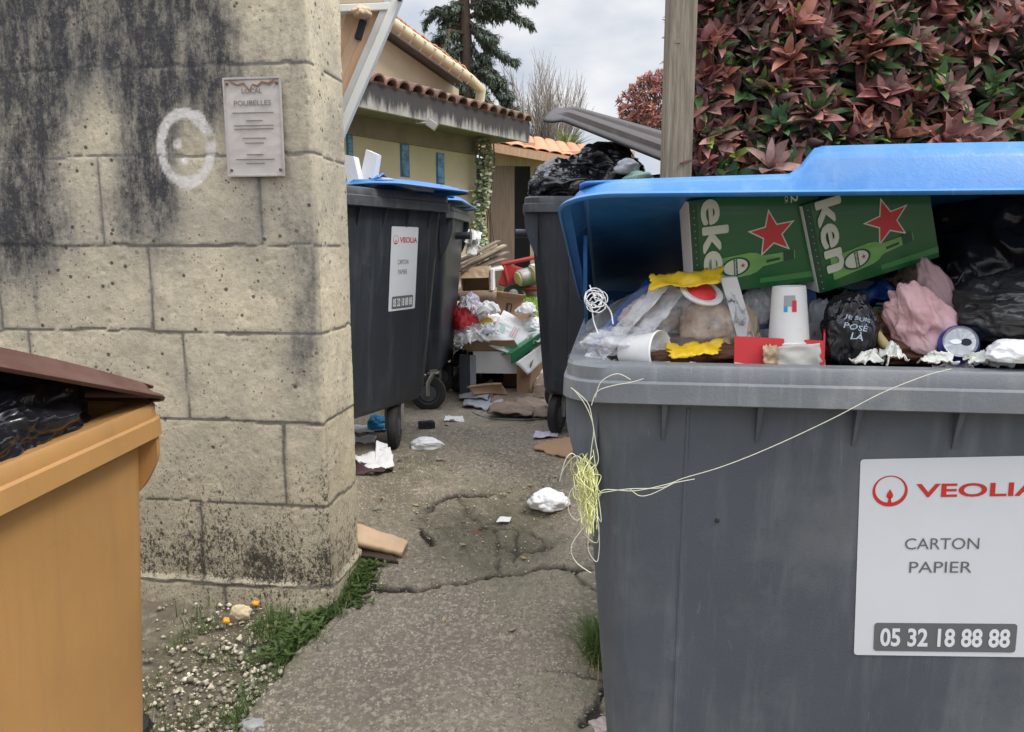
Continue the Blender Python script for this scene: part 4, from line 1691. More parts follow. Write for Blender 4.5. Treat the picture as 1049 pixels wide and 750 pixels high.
# higher wing behind: wall, verge, gutter
g = Geo()
uw = [P(340, 130, 9.6), P(470, 130, 11.7), P(470, 92, 11.7), P(395, 40, 10.3), P(340, 5, 9.6)]
g.poly(uw, (-.8, .5, 0), .2)
g.mk('upper_wall', M['ren'], house)
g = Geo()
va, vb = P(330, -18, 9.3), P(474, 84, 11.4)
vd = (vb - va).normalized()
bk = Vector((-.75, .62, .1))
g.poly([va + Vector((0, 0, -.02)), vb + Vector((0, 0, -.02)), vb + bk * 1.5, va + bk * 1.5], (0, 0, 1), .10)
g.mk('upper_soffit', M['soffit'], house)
g = Geo()
g.tube([va + Vector((.12, -.05, .02)), vb + Vector((.12, -.05, .02)), vb + vd * .25 + Vector((.12, -.05, -.02)), vb + vd * .3 + Vector((.05, -.05, -.25)), vb + vd * .4 + Vector((.1, -.05, -.42))], .075, 10)
for q in np.linspace(.12, .96, 12):
    p = va.lerp(vb, float(q)) + Vector((.12, -.05, .02))
    g.tube([p + Vector((0, 0, .085)), p + Vector((.09, -.03, 0)), p + Vector((0, 0, -.10))], .012, 5)
g.mk('gutter', M['cream_paint'], house, angle=40)
g = Geo()
vtile_row(g, va + Vector((.02, 0, .13)), vb + Vector((.02, 0, .13)), .10, bk, 1.6, 30, .015, 8)
g.mk('upper_roof', M['tile_new'], house)

# shed
shed = thing('shed', 'wooden shed with orange tiled roof and open dark doorway behind the yard', 'shed', (.6, 13.2, G(0, 13)))
SY = 13.0


def sp_(px, py, y=SY):
    return P(px, py, y)


def panel(name, x0, x1, y0, y1, m, yy=SY, th=.05, parent=shed, slope=0.0):
    a, b_ = sp_(x0, y0, yy), sp_(x1, y1, yy)
    g = Geo()
    V = [Vector((a.x, yy, b_.z)), Vector((b_.x, yy, b_.z)), Vector((b_.x, yy, a.z - slope)), Vector((a.x, yy, a.z))]
    g.poly(V, (0, 1, 0), th)
    return g.mk(name, m, parent)


panel('door_post', 497, 502, 168, 312, M['wood_tan'], SY - .03)
panel('door', 501.5, 527, 170, 312, M['wood_door'], SY - .05)
panel('lintel', 496, 548, 158, 170, M['wood_pale'], SY - .04)
panel('door_jamb', 543.5, 549, 158, 312, M['wood_pale'], SY - .03)
for k in range(16):
    x0 = 549.2 + k * 6
    panel('wall_plank', x0, x0 + 5.6, 163 + k * .4, 312, M['wood_pale'], SY)
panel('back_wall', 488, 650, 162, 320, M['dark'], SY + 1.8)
panel('gable_board', 488, 548, 146, 158.5, M['wood_tan'], SY - .06)
panel('header_board', 548, 650, 155, 168, M['wood_tan'], SY - .05)
a, b_ = sp_(484, 146, SY - .35), sp_(655, 176, SY - .35)
g = Geo()
vtile_row(g, a + Vector((0, 0, .05)), b_ + Vector((0, 0, .05)), .12, (0, 1, .22), 2.4, 13, .02, 3, .38)
g.poly([a, b_, b_ + Vector((0, 2.4, .5)), a + Vector((0, 2.4, .5))], (0, 0, 1), .05)
o = g.mk('roof', M['tile_new'], shed)
a2, b2 = sp_(484, 152, SY - .37), sp_(655, 182, SY - .37)
g = Geo()
g.poly([a2, b2, b2 + Vector((0, 0, .13)), a2 + Vector((0, 0, .13))], (0, 1, 0), .04)
g.mk('bargeboard', M['wood_tan'], shed)

# boundary behind, mostly hidden
g = Geo()
for k in range(24):
    g.box((-9 + k * .8 + (6.5 if k > 7 else 0), 16.4, G(0, 16) + .9), (.78, .05, 1.8), None, .006)
tag(g.mk('garden_fence', M['wood_door']), 'long weathered board fence at the far end of the yard', 'fence')

# hand cart with two rolls
cart = thing('hand_cart', 'small red metal cart on a black wheel in front of the shed door', 'cart', GP(527, 309))
cy_ = cart.location.y
k_ = cy_


def cp(px, py, dy=0.0):
    return P(px, py, k_ + dy)


g = Geo()
g.tube([cp(516, 272), cp(522, 296), cp(556, 296)], .035, 8)
g.tube([cp(514, 271), cp(556, 262)], .03, 8)
g.tube([cp(516, 272, .5), cp(522, 296, .5), cp(556, 296, .5)], .035, 8)
g.mk('frame', M['cart_red'], cart)
g = Geo()
g.box((cp(520, 284) + cp(529, 284)) / 2 + Vector((0, .2, 0)), (.34, .42, .34), Matrix.Rotation(.3, 4, 'Y'), .02)
g.mk('hopper', M['cart_red'], cart)
g = Geo()
wc = cp(526, 301, -.1)
wr_ = .155
Ax = Matrix.Translation(wc) @ Matrix.Rotation(math.pi / 2, 4, 'X')
g.lathe([(wr_ * .5, -.035), (wr_ * .9, -.045), (wr_, -.02), (wr_, .02), (wr_ * .9, .045), (wr_ * .5, .035)], 24, Ax)
w_ = g.mk('wheel', M['rubber'], cart, angle=40)
g = Geo()
g.lathe([(.02, -.05), (wr_ * .3, -.04), (wr_ * .5, -.034), (wr_ * .5, .034), (.02, .05)], 16, Ax)
g.mk('hub', M['steel'], w_, angle=40)
for i, (px_, py_, rr2, lb) in enumerate(((531, 286, .135, 'cream ended metal cylinder lying on the red cart, the left one of two'), (545, 280, .14, 'cream ended metal cylinder lying on the red cart, the right one of two'))):
    c0 = cp(px_, py_, -.12)
    d_ = Vector((.62, .35, .16)).normalized()
    q = d_.to_track_quat('Z', 'Y').to_matrix().to_4x4()
    t = thing('metal_cylinder', lb, 'metal cylinder', c0, 0, 'cylinders on the cart')
    g = Geo()
    g.lathe([(rr2 * .9, 0), (rr2, .02), (rr2, .7), (rr2 * .9, .74)], 24, Matrix.Translation(c0) @ q)
    g.mk('shell', M['alu'] if i else M['steel'], t, angle=40)
    g = Geo()
    g.lathe([(.01, -.022), (rr2 * .75, -.018), (rr2 * .86, 0), (rr2 * .86, .01)], 24, Matrix.Translation(c0) @ q)
    g.mk('end_cap', mat('cream_cap', (.62, .52, .3), .6, .1), t, angle=40)
V, F = bag(cp(553, 296, .2), (.22, .2, .2), 5, .1, 3)
tag(mk('cloth_bundle', V, F, M['mauve'], smooth=True), 'faded red bundle on the lawn right of the cart', 'bundle')


# ================================================================== RUBBISH IN THE BIG GREY BIN
def one(name, V, F, m, label, cat, smooth=True, group=None, angle=None, midx=None):
    o = mk(name, V, F, m, None, smooth=smooth and angle is None, angle=angle, midx=midx)
    return tag(o, label, cat, group)


def carton(label, bl, rot, tiltb, w, h, d, word, yaw=0.0):
    """printed drinks carton; bl = lower left front corner"""
    Rm = Matrix.Rotation(yaw, 3, 'Z') @ Matrix.Rotation(tiltb, 3, 'X') @ Matrix.Rotation(-rot, 3, 'Y')
    ux, uy, un = Rm @ Vector((1, 0, 0)), Rm @ Vector((0, 0, 1)), Rm @ Vector((0, -1, 0))
    bl = Vector(bl)
    t = thing('drinks_carton', label, 'carton', bl, 0, 'green drinks cartons in the big bin')
    g = Geo()
    c = bl + ux * w / 2 + uy * h / 2 - un * d / 2
    Rx = Matrix((ux, -un, uy)).transposed()
    g.box(c, (w, d, h), Rx, .003)
    g.mk('box', M['green_card'], t, angle=30)
    g = Geo()
    g.box(c - ux * (w / 2 + .0008), (.001, d * .97, h * .97), Rx)
    g.mk('end_flap', M['white'], t)

    def q(u, v, e=.001):
        return bl + ux * u + uy * v + un * e
    # darker end band with vent dots
    g = Geo()
    g.poly([q(0.001, .001, .0003), q(.014, .001, .0003), q(.014, h - .001, .0003), q(.001, h - .001, .0003)], un, .0003)
    g.mk('band', M['green_dk'], t)
    g = Geo()
    for k in range(13):
        p = q(.0075, .008 + k * .0125, .0007)
        g.poly([p + ux * math.cos(a) * .0011 + uy * math.sin(a) * .0011 for a in np.linspace(0, 5.6, 8)], un, .0002)
    tag(g.mk('perforation', M['grey_card'], t), kind='stuff')
    g = Geo()
    g.add(*text_geo(word, h * .80, .050, q(.019, h * .99), -uy, ux, un, .0, .0004, .035))
    g.mk('lettering', M['cream'], t)
    g = Geo()
    g.add(*text_geo('12', .024, .013, q(w * .78, h * .985), -uy, ux, un, .02, .0004))
    g.add(*text_geo('PACK', .024, .006, q(w * .735, h * .985), -uy, ux, un, .01, .0004))
    g.mk('small_lettering', M['cream'], t)

    def star(cx, cy, ro, e, m, nm, a0=.12):
        pts = []
        for k in range(10):
            a = math.pi / 2 + a0 + k * math.pi / 5
            r_ = ro if k % 2 == 0 else ro * .42
            pts.append(q(cx, cy, e) + ux * math.cos(a) * r_ + uy * math.sin(a) * r_)
        g_ = Geo()
        cp_ = q(cx, cy, e)
        g_.add([cp_] + pts, [(0, 1 + k, 1 + (k + 1) % 10) for k in range(10)])
        return g_.mk(nm, m, t)
    star(w * .63, h * .56, .046, .0008, M['cream'], 'star_outline')
    star(w * .63, h * .56, .0395, .0012, M['red'], 'star')
    # bottle picture
    bw = .0205
    out = [(.030, -bw), (.034, -bw * 1.04), (.105, -bw), (.118, -bw * .85), (.128, -bw * .5), (.165, -bw * .40), (.168, -bw * .48), (.186, -bw * .46), (.188, -bw * .3)]
    ol = [(a, b_) for a, b_ in out] + [(a, -b_) for a, b_ in reversed(out)]
    by_ = h * .27

    def qq(a, b_, e=.0015):
        return q(a, by_ + b_ + (a - .1) * .10, e)
    g = Geo()
    g.poly([qq(a, b_) for a, b_ in ol], un, .0004)
    bt = g.mk('bottle_print', M['green_lt'], t)
    g = Geo()
    g.poly([qq(.1665, b_, .0022) for b_ in (-bw * .47, bw * .47)] + [qq(.186, b_, .0022) for b_ in (bw * .44, -bw * .44)], un, .0003)
    g.poly([qq(.165 - .03, b_, .0022) for b_ in (-bw * .22, bw * .02)] + [qq(.160, b_, .0022) for b_ in (bw * .02, -bw * .22)], un, .0003)
    g.mk('neck_foil', M['green_dk'], bt)
    g = Geo()
    g.poly([qq(.078 + math.cos(a) * .027, math.sin(a) * .0175, .0022) for a in np.linspace(0, 6.1, 26)], un, .0002)
    g.mk('bottle_label', M['green_dk'], bt)
    g = Geo()
    g.poly([qq(.078 + math.cos(a) * .0225, math.sin(a) * .0145, .0026) for a in np.linspace(0, 6.1, 26)], un, .0002)
    g.mk('label_field', M['cream'], bt)
    g = Geo()
    g.poly([qq(.0745, -.0175, .003), qq(.0815, -.0175, .003), qq(.0815, .0175, .003), qq(.0745, .0175, .003)], un, .0002)
    g.mk('label_band', M['green_dk'], bt)
    g = Geo()
    g.add(*text_geo('Heineken', .030, .0045, qq(.0758, .015, .0033), -uy, ux, un, .01, .0002))
    g.mk('band_lettering', M['cream'], bt)
    pts = []
    for k in range(10):
        a = math.pi / 2 + k * math.pi / 5
        r_ = .0052 if k % 2 == 0 else .0022
        pts.append(qq(.0915, 0, .003) + ux * math.cos(a) * r_ + uy * math.sin(a) * r_)
    g = Geo()
    g.add([qq(.0915, 0, .003)] + pts, [(0, 1 + k, 1 + (k + 1) % 10) for k in range(10)])
    g.mk('label_star', M['red'], bt)
    # lighter slanting stripe low on the carton
    g = Geo()
    g.poly([q(w * .52, .010, .0008), q(w * .995, .010, .0008), q(w * .995, .022, .0008), q(w * .52, .019, .0008)], un, .0002)
    g.mk('stripe', mat('mid_green_ink', (.05, .22, .06), .4, .05), t)
    return t


carton('upright green drinks carton reading eke, with red star, white end showing', P(712, 303, 1.44), R(7), R(6), .235, .178, .10, 'eke', R(-2))
carton('tilted green drinks carton reading ken, red star, leaning beside the black sack', P(840, 301, 1.42), R(17), R(5), .232, .170, .10, 'ken', R(3))

# sacks filling the bin
for i, (px_, py_, y_, rx, ry_, rz, lb) in enumerate((
        (725, 400, 1.75, .21, .36, .13, 'black refuse sack sunk in the big bin under the clear bag'),
        (840, 400, 1.78, .26, .32, .13, 'black refuse sack sunk in the big bin under the red box'),
        (1010, 395, 1.80, .30, .32, .13, 'black refuse sack sunk in the big bin under the drinks can'))):
    c = P(px_, py_, y_)
    V, F = bag((c.x, c.y, .985), (rx, ry_, rz), 30 + i, .1, 5)
    one('refuse_sack', V, F, M['black_bag'], lb, 'refuse sack', group='black refuse sacks in the big bin')
c = P(1045, 268, 1.62)
V, F = bag(c, (.225, .24, .17), 41, .12, 6, crease=.05, stretch=(1.4, 1, .8), cf=.5)
one('refuse_sack', V, F, M['black_bag'], 'large black refuse sack bulging under the raised lid at the far right', 'refuse sack', group='black refuse sacks in the big bin')
c = P(1040, 322, 1.36)
V, F = bag(c, (.105, .08, .072), 44, .1, 6, crease=.07, stretch=(.5, 1, 2.6), cf=.6)
one('refuse_sack', V, F, M['smoke_bag'], 'smoky grey translucent sack with pulled folds in front of the large black sack', 'refuse sack', group='black refuse sacks in the big bin')

# clear bag with its contents
c = P(690, 338, 1.52)
V, F = bag((c.x, c.y, c.z), (.190, .13, .092), 51, .10, 6, crease=.055, stretch=(1, 1, 1.4))
V = [Vector((v.x, v.y, v.z - max(0, (c.x - v.x)) * .42 + .02)) for v in V]
one('clear_bag', V, F, M['clear'], 'clear plastic bag of food wrappers spilling at the left end of the bin', 'plastic bag')
V, F = bag(P(640, 352, 1.42), (.075, .045, .03), 52, .15, 5, crease=.08)
one('cloudy_bag', V, F, M['clear2'], 'crumpled cloudy film at the left rim behind the tipped cup', 'plastic bag')
V, F = bag(P(727, 333, 1.46), (.055, .05, .060), 55, .14, 5, crease=.09)
one('food_wrapper', V, F, M['food'], 'brown stained paper food bag inside the clear plastic', 'food bag')
V, F = bag(P(672, 325, 1.52), (.062, .05, .042), 56, .14, 5, crease=.09)
one('food_wrapper', V, F, mat('pale_stained_wrap', (.5, .38, .32), .6, .2, 14, .3, col2=(.66, .6, .56)), 'pale crumpled wrapper in the clear bag left of the stained one', 'food bag')
V, F = bag(P(700, 362, 1.44), (.13, .06, .030), 57, .14, 5, crease=.09)
one('food_scraps', V, F, M['food_dark'], 'dark food scraps at the bottom of the clear bag', 'food scraps')
V, F = sheet(P(664, 297, 1.385), P(738, 291, 1.385), P(742, 274, 1.42), P(666, 285, 1.42), 24, 8, .010, .002, 30, 3, torn=.1)
one('yellow_strip', V, F, M['yellow'], 'yellow film strip lying across the top of the clear bag', 'wrapper')
V, F = sheet(P(681, 352, 1.38), P(742, 347, 1.38), P(735, 362, 1.35), P(688, 366, 1.35), 20, 10, .008, .002, 40, 5, torn=.15)
one('yellow_strip', V, F, M['yellow'], 'lower yellow wrapper scrap beside the tipped cup', 'wrapper')
for i, (qd, lb_) in enumerate((
        ([(600, 368), (618, 372), (690, 292), (676, 287)], 'long pale streak of film rising along the left side of the clear bag'),
        ([(640, 352), (655, 358), (702, 300), (690, 294)], 'second pale film streak, nearer the tub lid'))):
    cs = [P(a, b_, (1.40, 1.38, 1.42, 1.45)[k]) for k, (a, b_) in enumerate(qd)]
    V, F = sheet(cs[0], cs[1], cs[2], cs[3], 8, 26, .010, .0015, 26, 90 + i)
    one('film_streak', V, F, M['clear2'], lb_, 'plastic film')
# tub lid with red middle
pl = thing('tub_lid', 'round white tub lid with a red middle at the top of the clear bag', 'lid', P(718, 300, 1.41))
A = Matrix.Translation(P(718, 300, 1.41)) @ Matrix.Rotation(R(33), 4, 'X') @ Matrix.Rotation(R(10), 4, 'Y')
g = Geo()
g.lathe([(.040, 0), (.041, .004), (.037, .006), (.030, .0045)], 40, A)
g.mk('disc', M['white'], pl, angle=35)
g = Geo()
g.lathe([(.029, .0046), (.024, .009), (.014, .012), (.004, .0125)], 32, A)
g.mk('centre', M['red'], pl, angle=50)
# slanting white carton
wa = [P(738, 285, 1.42), P(755, 284, 1.42), P(779, 366, 1.40), P(762, 368, 1.40)]
g = Geo()
g.poly([wa[3], wa[2], wa[1], wa[0]], (.1, 1, .2), .03)
one('slanted_carton', g.V, g.F, M['white'], 'narrow white carton slanting down between the clear bag and white cup', 'carton', False)
V, F = bag(P(772, 318, 1.47), (.028, .03, .038), 58, .12, 4, crease=.1)
one('crumpled_wrapper', V, F, M['clear2'], 'crumpled silvery wrapper behind the slanted white carton', 'wrapper')
V, F = sheet(P(738, 270, 1.54), P(835, 292, 1.50), P(842, 345, 1.5), P(745, 350, 1.54), 24, 18, .012, .002, 16, 6)
one('blue_sack', V, F, M['bluefilm'], 'deep blue plastic sheet behind the white paper cup', 'plastic sheet')
V, F = sheet(P(602, 352, 1.50), P(664, 285, 1.62), P(668, 291, 1.60), P(608, 358, 1.48), 20, 4, .004, .003, 16, 8)
one('blue_edge_strip', V, F, M['bluefilm'], 'narrow blue strip rising along the left edge of the clear bag', 'strip')
# tipped white cup
tc_ = thing('paper_cup', 'white cup tipped on its side at the left rim of the big bin', 'cup', P(662, 364, 1.33))
d_ = Vector((.72, -.62, .10)).normalized()
A = Matrix.Translation(P(640, 361, 1.40)) @ d_.to_track_quat('Z', 'Y').to_matrix().to_4x4()
g = Geo()
V, F = [], []
prof = [(.001, .002), (.026, 0), (.028, .004), (.037, .072), (.0395, .074), (.038, .077), (.0355, .073), (.0265, .006), (.001, .006)]
g.lathe(prof, 36, A)
g.mk('wall', M['white'], tc_, angle=40)
# red box with torn paper
bx = thing('red_box', 'open red cardboard box under the white cup, torn pale lining showing', 'box', P(800, 374, 1.36))
ux = Vector((1, -.06, .03)).normalized()
p0 = P(752, 379, 1.335)
wd = .158
g = Geo()
g.poly([p0, p0 + ux * wd, p0 + ux * wd + Vector((.0, .006, .048)), p0 + Vector((0, .006, .060))], (0, 1, 0), .003)
g.mk('front', M['red'], bx)
g = Geo()
e0 = p0 + ux * wd
bkv = Vector((.045, .12, 0))
g.poly([e0, e0 + bkv, e0 + bkv + Vector((0, 0, .075)), e0 + Vector((0, .006, .062))], (-1, .4, 0), .003)
g.mk('end', M['red'], bx)
g = Geo()
g.poly([e0 + Vector((.0008, -.002, 0)), e0 + bkv + Vector((.0008, -.002, 0)), e0 + bkv + Vector((.0008, -.002, .035))], (-1, .4, 0), .001)
g.poly([p0 + Vector((0, -.0006, 0)), p0 + ux * .05 + Vector((0, -.0006, 0)), p0 + ux * .05 + Vector((0, -.0006, .006)), p0 + Vector((0, -.0006, .014))], (0, -1, 0), .0006)
g.mk('white_print', M['white'], bx)
V, F = sheet(p0 + Vector((0, .10, 0)), p0 + Vector((0, .10, 0)) + ux * (wd + .03), p0 + Vector((0, .11, .07)) + ux * (wd + .03), p0 + Vector((0, .11, .05)), 10, 6, .004, .002, 20, 4)
mk('back', V, F, M['grey_card'], bx)
V, F = sheet(p0 + ux * .062 + Vector((0, -.004, .0)), p0 + ux * .150 + Vector((0, -.004, 0)), p0 + ux * .145 + Vector((0, -.003, .046)), p0 + ux * .055 + Vector((0, -.003, .040)), 14, 10, .004, .0015, 40, 7, torn=.12)
mk('lining', V, F, mat('torn_grey_lining', (.52, .50, .45), .8, .12, 12), bx, smooth=True)
V, F = sheet(p0 + ux * .048 + Vector((0, -.006, .012)), p0 + ux * .075 + Vector((0, -.006, .008)), p0 + ux * .070 + Vector((0, -.006, .045)), p0 + ux * .046 + Vector((0, -.006, .043)), 10, 10, .006, .0015, 60, 9, torn=.2)
mk('sauce_smear', V, F, M['food'], bx, smooth=True)
# inverted paper cup
cp0 = P(808, 352, 1.365)
cup = thing('paper_cup', 'tall white paper cup standing upside down on the red box', 'cup', cp0)
h_ = P(808, 293, 1.365).z - cp0.z
A = Matrix.Translation(cp0) @ Matrix.Rotation(R(-3), 4, 'Y')
g = Geo()
g.lathe([(.036, -.002), (.0378, 0), (.0378, .004), (.0355, .006), (.0290, h_ - .003), (.0282, h_), (.0265, h_), (.026, h_ - .004), (.002, h_ - .004)], 40, A)
g.mk('wall', M['white'], cup, angle=40)


def cuppt(a, z, e=.0008):
    rr_ = .0355 + (.029 - .0355) * (z / h_) + e
    return A @ Vector((math.sin(a) * rr_, -math.cos(a) * rr_, z))


def cupquad(gg, a0, a1, z0, z1, e=.0008):
    n_ = 6
    V = [cuppt(a0 + (a1 - a0) * i / n_, z0, e) for i in range(n_ + 1)] + [cuppt(a0 + (a1 - a0) * i / n_, z1, e) for i in range(n_ + 1)]
    gg.add(V, [(i, i + 1, n_ + 2 + i, n_ + 1 + i) for i in range(n_)])


zt = h_ * .86
for nm, a0, a1, z0, z1, mm in (('grey_print', -.62, .0, zt - .019, zt, M['grey_card']), ('red_print', -.18, .06, zt - .029, zt - .009, M['red']), ('blue_print', -.62, -.42, zt - .029, zt - .019, M['lightblue'])):
    g = Geo()
    cupquad(g, a0, a1, z0, z1, .0008 if nm != 'red_print' else .0012)
    g.mk(nm, mm, cup)
# black bag with white lettering
bp_ = P(870, 345, 1.36)
lb = thing('black_carrier_bag', 'small black plastic bag with white lettering between red box and pink cloth', 'bag', bp_)
V, F = bag(bp_, (.046, .035, .070), 61, .13, 6, crease=.07, stretch=(1.3, 1, .4), flat=-.9)
mk('sack', V, F, M['black_bag'], lb, smooth=True)
g = Geo()
for s_, a_, b_, w__, h__ in (('JE SUIS', -.030, .036, .044, .0085), ('POSÉ', -.030, .021, .040, .012), ('LÀ', -.018, .002, .022, .015)):
    Vt, Ft = text_geo(s_, w__, h__, bp_ + Vector((a_, -.047, b_)), Vector((.98, 0, -.17)), Vector((.17, -.02, .98)), Vector((0, -1, 0)), .012, 0)
    g.add([v + Vector((0, abs(v.x - bp_.x) ** 2 * 6, .001 * math.sin(v.x * 400))) for v in Vt], Ft)
g.mk('lettering', mat('pale_blue_print', (.42, .52, .62), .5, .1), lb)
# pink cloth etc
c = P(942, 330, 1.37)
V, F = bag(c, (.052, .04, .062), 65, .20, 6, crease=.08, stretch=(1.3, 1, .35), flat=-.9, cf=.7)
V = [Vector((v.x - (v.z - c.z) * .45, v.y, v.z)) for v in V]
one('pink_cloth', V, F, M['pink'], 'bundled pink cloth in the middle of the bin right of the black bag', 'cloth')
c = P(962, 310, 1.40)
V, F = bag(c, (.028, .03, .075), 66, .12, 5, crease=.05, flat=-.9, cf=.5)
V = [Vector((v.x - (v.z - c.z) * .42, v.y, v.z)) for v in V]
one('mauve_cloth', V, F, M['mauve'], 'duller mauve fold of cloth behind the pink bundle', 'cloth')
def crumpled_sheet(c, w, d, h, seed, n=26):
    """a thin sheet scrunched into folds: a real surface with sharp ridges"""
    so = Vector((seed * 3.3, seed * 1.3, 2))
    VV = []
    for j in range(n + 1):
        for i in range(n + 1):
            u, v = i / n * 2 - 1, j / n * 2 - 1
            q = Vector((u, v, 0)) * 1.6 + so
            fx = noise.noise(q) * .5
            fy = noise.noise(q + Vector((9, 0, 0))) * .5
            rg = 1 - 2 * abs(noise.noise(q * 1.3 + Vector((0, 7, 0))))
            rg2 = 1 - 2 * abs(noise.noise(q * 2.9 + Vector((3, 7, 0))))
            e = max(-.1, 1.1 - 1.2 * (u * u + v * v))
            VV.append(Vector(c) + Vector((w * (u * .8 + fx), d * (v * .8 + fy), h * (rg * .38 + rg2 * .18 + e * .75))))
    FF = [tuple(int(q) for q in f) for f in grid_faces(n + 1, n + 1)]
    return VV, FF


def scrunch(name, c, w, d, h, seed, m, label, cat, group=None):
    V, F = crumpled_sheet(c, w, d, h, seed)
    o = mk(name, V, F, m, None, smooth=True)
    md = o.modifiers.new('thick', 'SOLIDIFY')
    md.thickness = .0012
    return tag(o, label, cat, group)


for i, (px_, py_, rx, rz, lb_) in enumerate(((890, 372, .028, .020, 'white crumpled tissue at the rim nearest the black bag'), (914, 369, .022, .028, 'white crumpled tissue in front of the pink cloth'), (960, 372, .030, .018, 'off white crumpled tissue at the rim below the drinks can'), (1004, 372, .026, .018, 'grey white tissue at the rim right of the drinks can'))):
    scrunch('tissue', P(px_, py_, 1.31 - .012 * i), rx, .02, rz, 70 + i, M['tissue'], lb_, 'tissue', 'tissues along the rim')
# more loose film and paper filling the gaps between the bigger pieces
for i, (px_, py_, y_, rx, ry2, rz, mm, lb_) in enumerate((
        (612, 366, 1.40, .030, .05, .030, M['clear'], 'clear film scrap over the left corner of the rim'),
        (742, 330, 1.42, .040, .04, .055, M['clear'], 'clear film fold left of the slanted carton'),
        (706, 376, 1.36, .022, .03, .016, M['tissue'], 'stained tissue ball at the rim right of the tipped cup'),
        (762, 345, 1.45, .028, .05, .060, M['kraft_pale'], 'buff crumpled paper left of the upside down cup'),
        (776, 308, 1.50, .040, .04, .050, M['grey_card'], 'lilac grey crumpled paper under the first drinks carton'),
        (838, 340, 1.46, .030, .05, .060, M['grey_card'], 'grey crumpled paper between the cup and the lettered bag'),
        (852, 318, 1.52, .060, .05, .050, M['black_bag'], 'black film fold under the tilted carton'),
        (905, 305, 1.52, .070, .05, .040, M['bluefilm'], 'dark blue film behind the pink cloth'),
        (900, 345, 1.45, .035, .05, .050, M['food'], 'brown stained paper right of the lettered bag'),
        (935, 290, 1.50, .045, .04, .050, M['cardboard_wet'], 'brown paper scrap above the mauve cloth'),
        (1020, 368, 1.29, .030, .03, .018, M['clear2'], 'cloudy film scrap beside the white lump'),
        (980, 372, 1.34, .035, .03, .012, M['white'], 'white paper scrap below the drinks can'),
        (985, 300, 1.48, .070, .05, .060, M['smoke_bag'], 'grey film fold left of the smoky sack'))):
    scrunch('loose_scrap', P(px_, py_ + 6, y_), rx, ry2, rz, 400 + i * 3, mm, lb_, 'scrap', 'loose scraps in the big bin')
V, F = bag(P(1042, 362, 1.25), (.045, .03, .022), 78, .12, 5, crease=.05)
one('white_bag', V, F, M['white_bag'], 'white plastic lump on the rim at the right edge', 'plastic bag')
g = Geo()
g.tube([P(896, 337, 1.36), P(905, 352, 1.35), P(920, 366, 1.34)], [.006, .009, .006], 8)
one('yellow_peel', g.V, g.F, mat('yellow_peel', (.62, .5, .22), .6, .15), 'curved pale yellow strip left of the pink cloth', 'peel')
V, F = bag(P(925, 360, 1.40), (.12, .05, .03), 80, .12, 5, crease=.08)
one('brown_rag', V, F, M['food_dark'], 'dark brown rag under the pink cloth', 'rag')
V, F = sheet(P(868, 337, 1.42), P(902, 332, 1.42), P(905, 345, 1.40), P(876, 346, 1.40), 8, 6, .004, .002, 30, 8)
one('card_scrap', V, F, M['kraft_pale'], 'small buff card scrap behind the lettered black bag', 'card')
# can
cc = P(984, 350, 1.30)
can = thing('drinks_can', 'blue drinks can lying on its side, silver top facing out', 'can', cc)
d_ = Vector((-.36, -.86, .30)).normalized()
A = Matrix.Translation(cc) @ (d_.to_track_quat('Z', 'Y').to_matrix().to_4x4())
g = Geo()
g.lathe([(.024, -.115), (.0325, -.105), (.0325, -.016), (.0272, -.006)], 36, A)
g.mk('shell', mat('blue_can', (.02, .07, .42), .3, .1, metallic=.4), can, angle=40)
g = Geo()
g.lathe([(.0272, -.003), (.0278, .0), (.0268, .0015), (.0255, -.0015), (.024, -.003), (.001, -.003)], 36, A)
tp = g.mk('top', M['alu'], can, angle=30)
g = Geo()
g.poly([A @ Vector((.009 + .0085 * math.cos(a), .0 + .0065 * math.sin(a), -.0028)) for a in np.linspace(0, 5.9, 16)], A.to_3x3() @ Vector((0, 0, 1)), .0003)
g.mk('opening', M['dark'], tp)
g = Geo()
g.poly([A @ Vector((-.007 + .009 * math.cos(a), .0045 * math.sin(a), -.0024)) for a in np.linspace(0, 5.9, 16)], A.to_3x3() @ Vector((0, 0, 1)), .001)
g.mk('tab', M['alu'], tp)

for i, (px_, py_, y_, rx, ry_, rz, lb_) in enumerate((
        (20, 418, 1.17, .16, .24, .10, 'black sack bulging under the brown lid of the ochre bin, at its open side'),
        (-90, 440, 1.15, .2, .26, .10, 'black sack deeper in the ochre bin, left of the other'))):
    c = P(px_, py_, y_)
    V, F = bag((-.905 - .36 * i, c.y, .972), (rx, ry_, rz), 240 + i, .10, 6, crease=.09, stretch=(.8, 1.6, 1), cf=.6)
    one('refuse_sack', V, F, M['black_bag'], lb_, 'refuse sack', group='black sacks in the ochre bin')
# ---- twine
def ff(px_, py_, off=.0):
    """point just in front of the big bin's front at a photo pixel"""
    r_ = ray(px_, py_)
    n3 = Vector((-math.sin(-math.radians(7.5)) * -1, -math.cos(math.radians(7.5)), 0))
    n3 = Vector((-math.sin(R(7.5)), -math.cos(R(7.5)), 0))
    o3 = Vector((fl.x, fl.y, 0))
    k = (o3 - Vector((0, 0, EYE))).dot(n3) / r_.dot(n3)
    return Vector((0, 0, EYE)) + r_ * k + n3 * (.004 + off)


def smooth_pts(pts, n=6):
    out = []
    P_ = [pts[0]] + list(pts) + [pts[-1]]
    for i in range(1, len(P_) - 2):
        p0_, p1_, p2_, p3_ = P_[i - 1], P_[i], P_[i + 1], P_[i + 2]
        for k in range(n):
            t = k / n
            out.append(.5 * ((2 * p1_) + (-p0_ + p2_) * t + (2 * p0_ - 5 * p1_ + 4 * p2_ - p3_) * t * t + (-p0_ + 3 * p1_ - 3 * p2_ + p3_) * t ** 3))
    out.append(P_[-2])
    return out


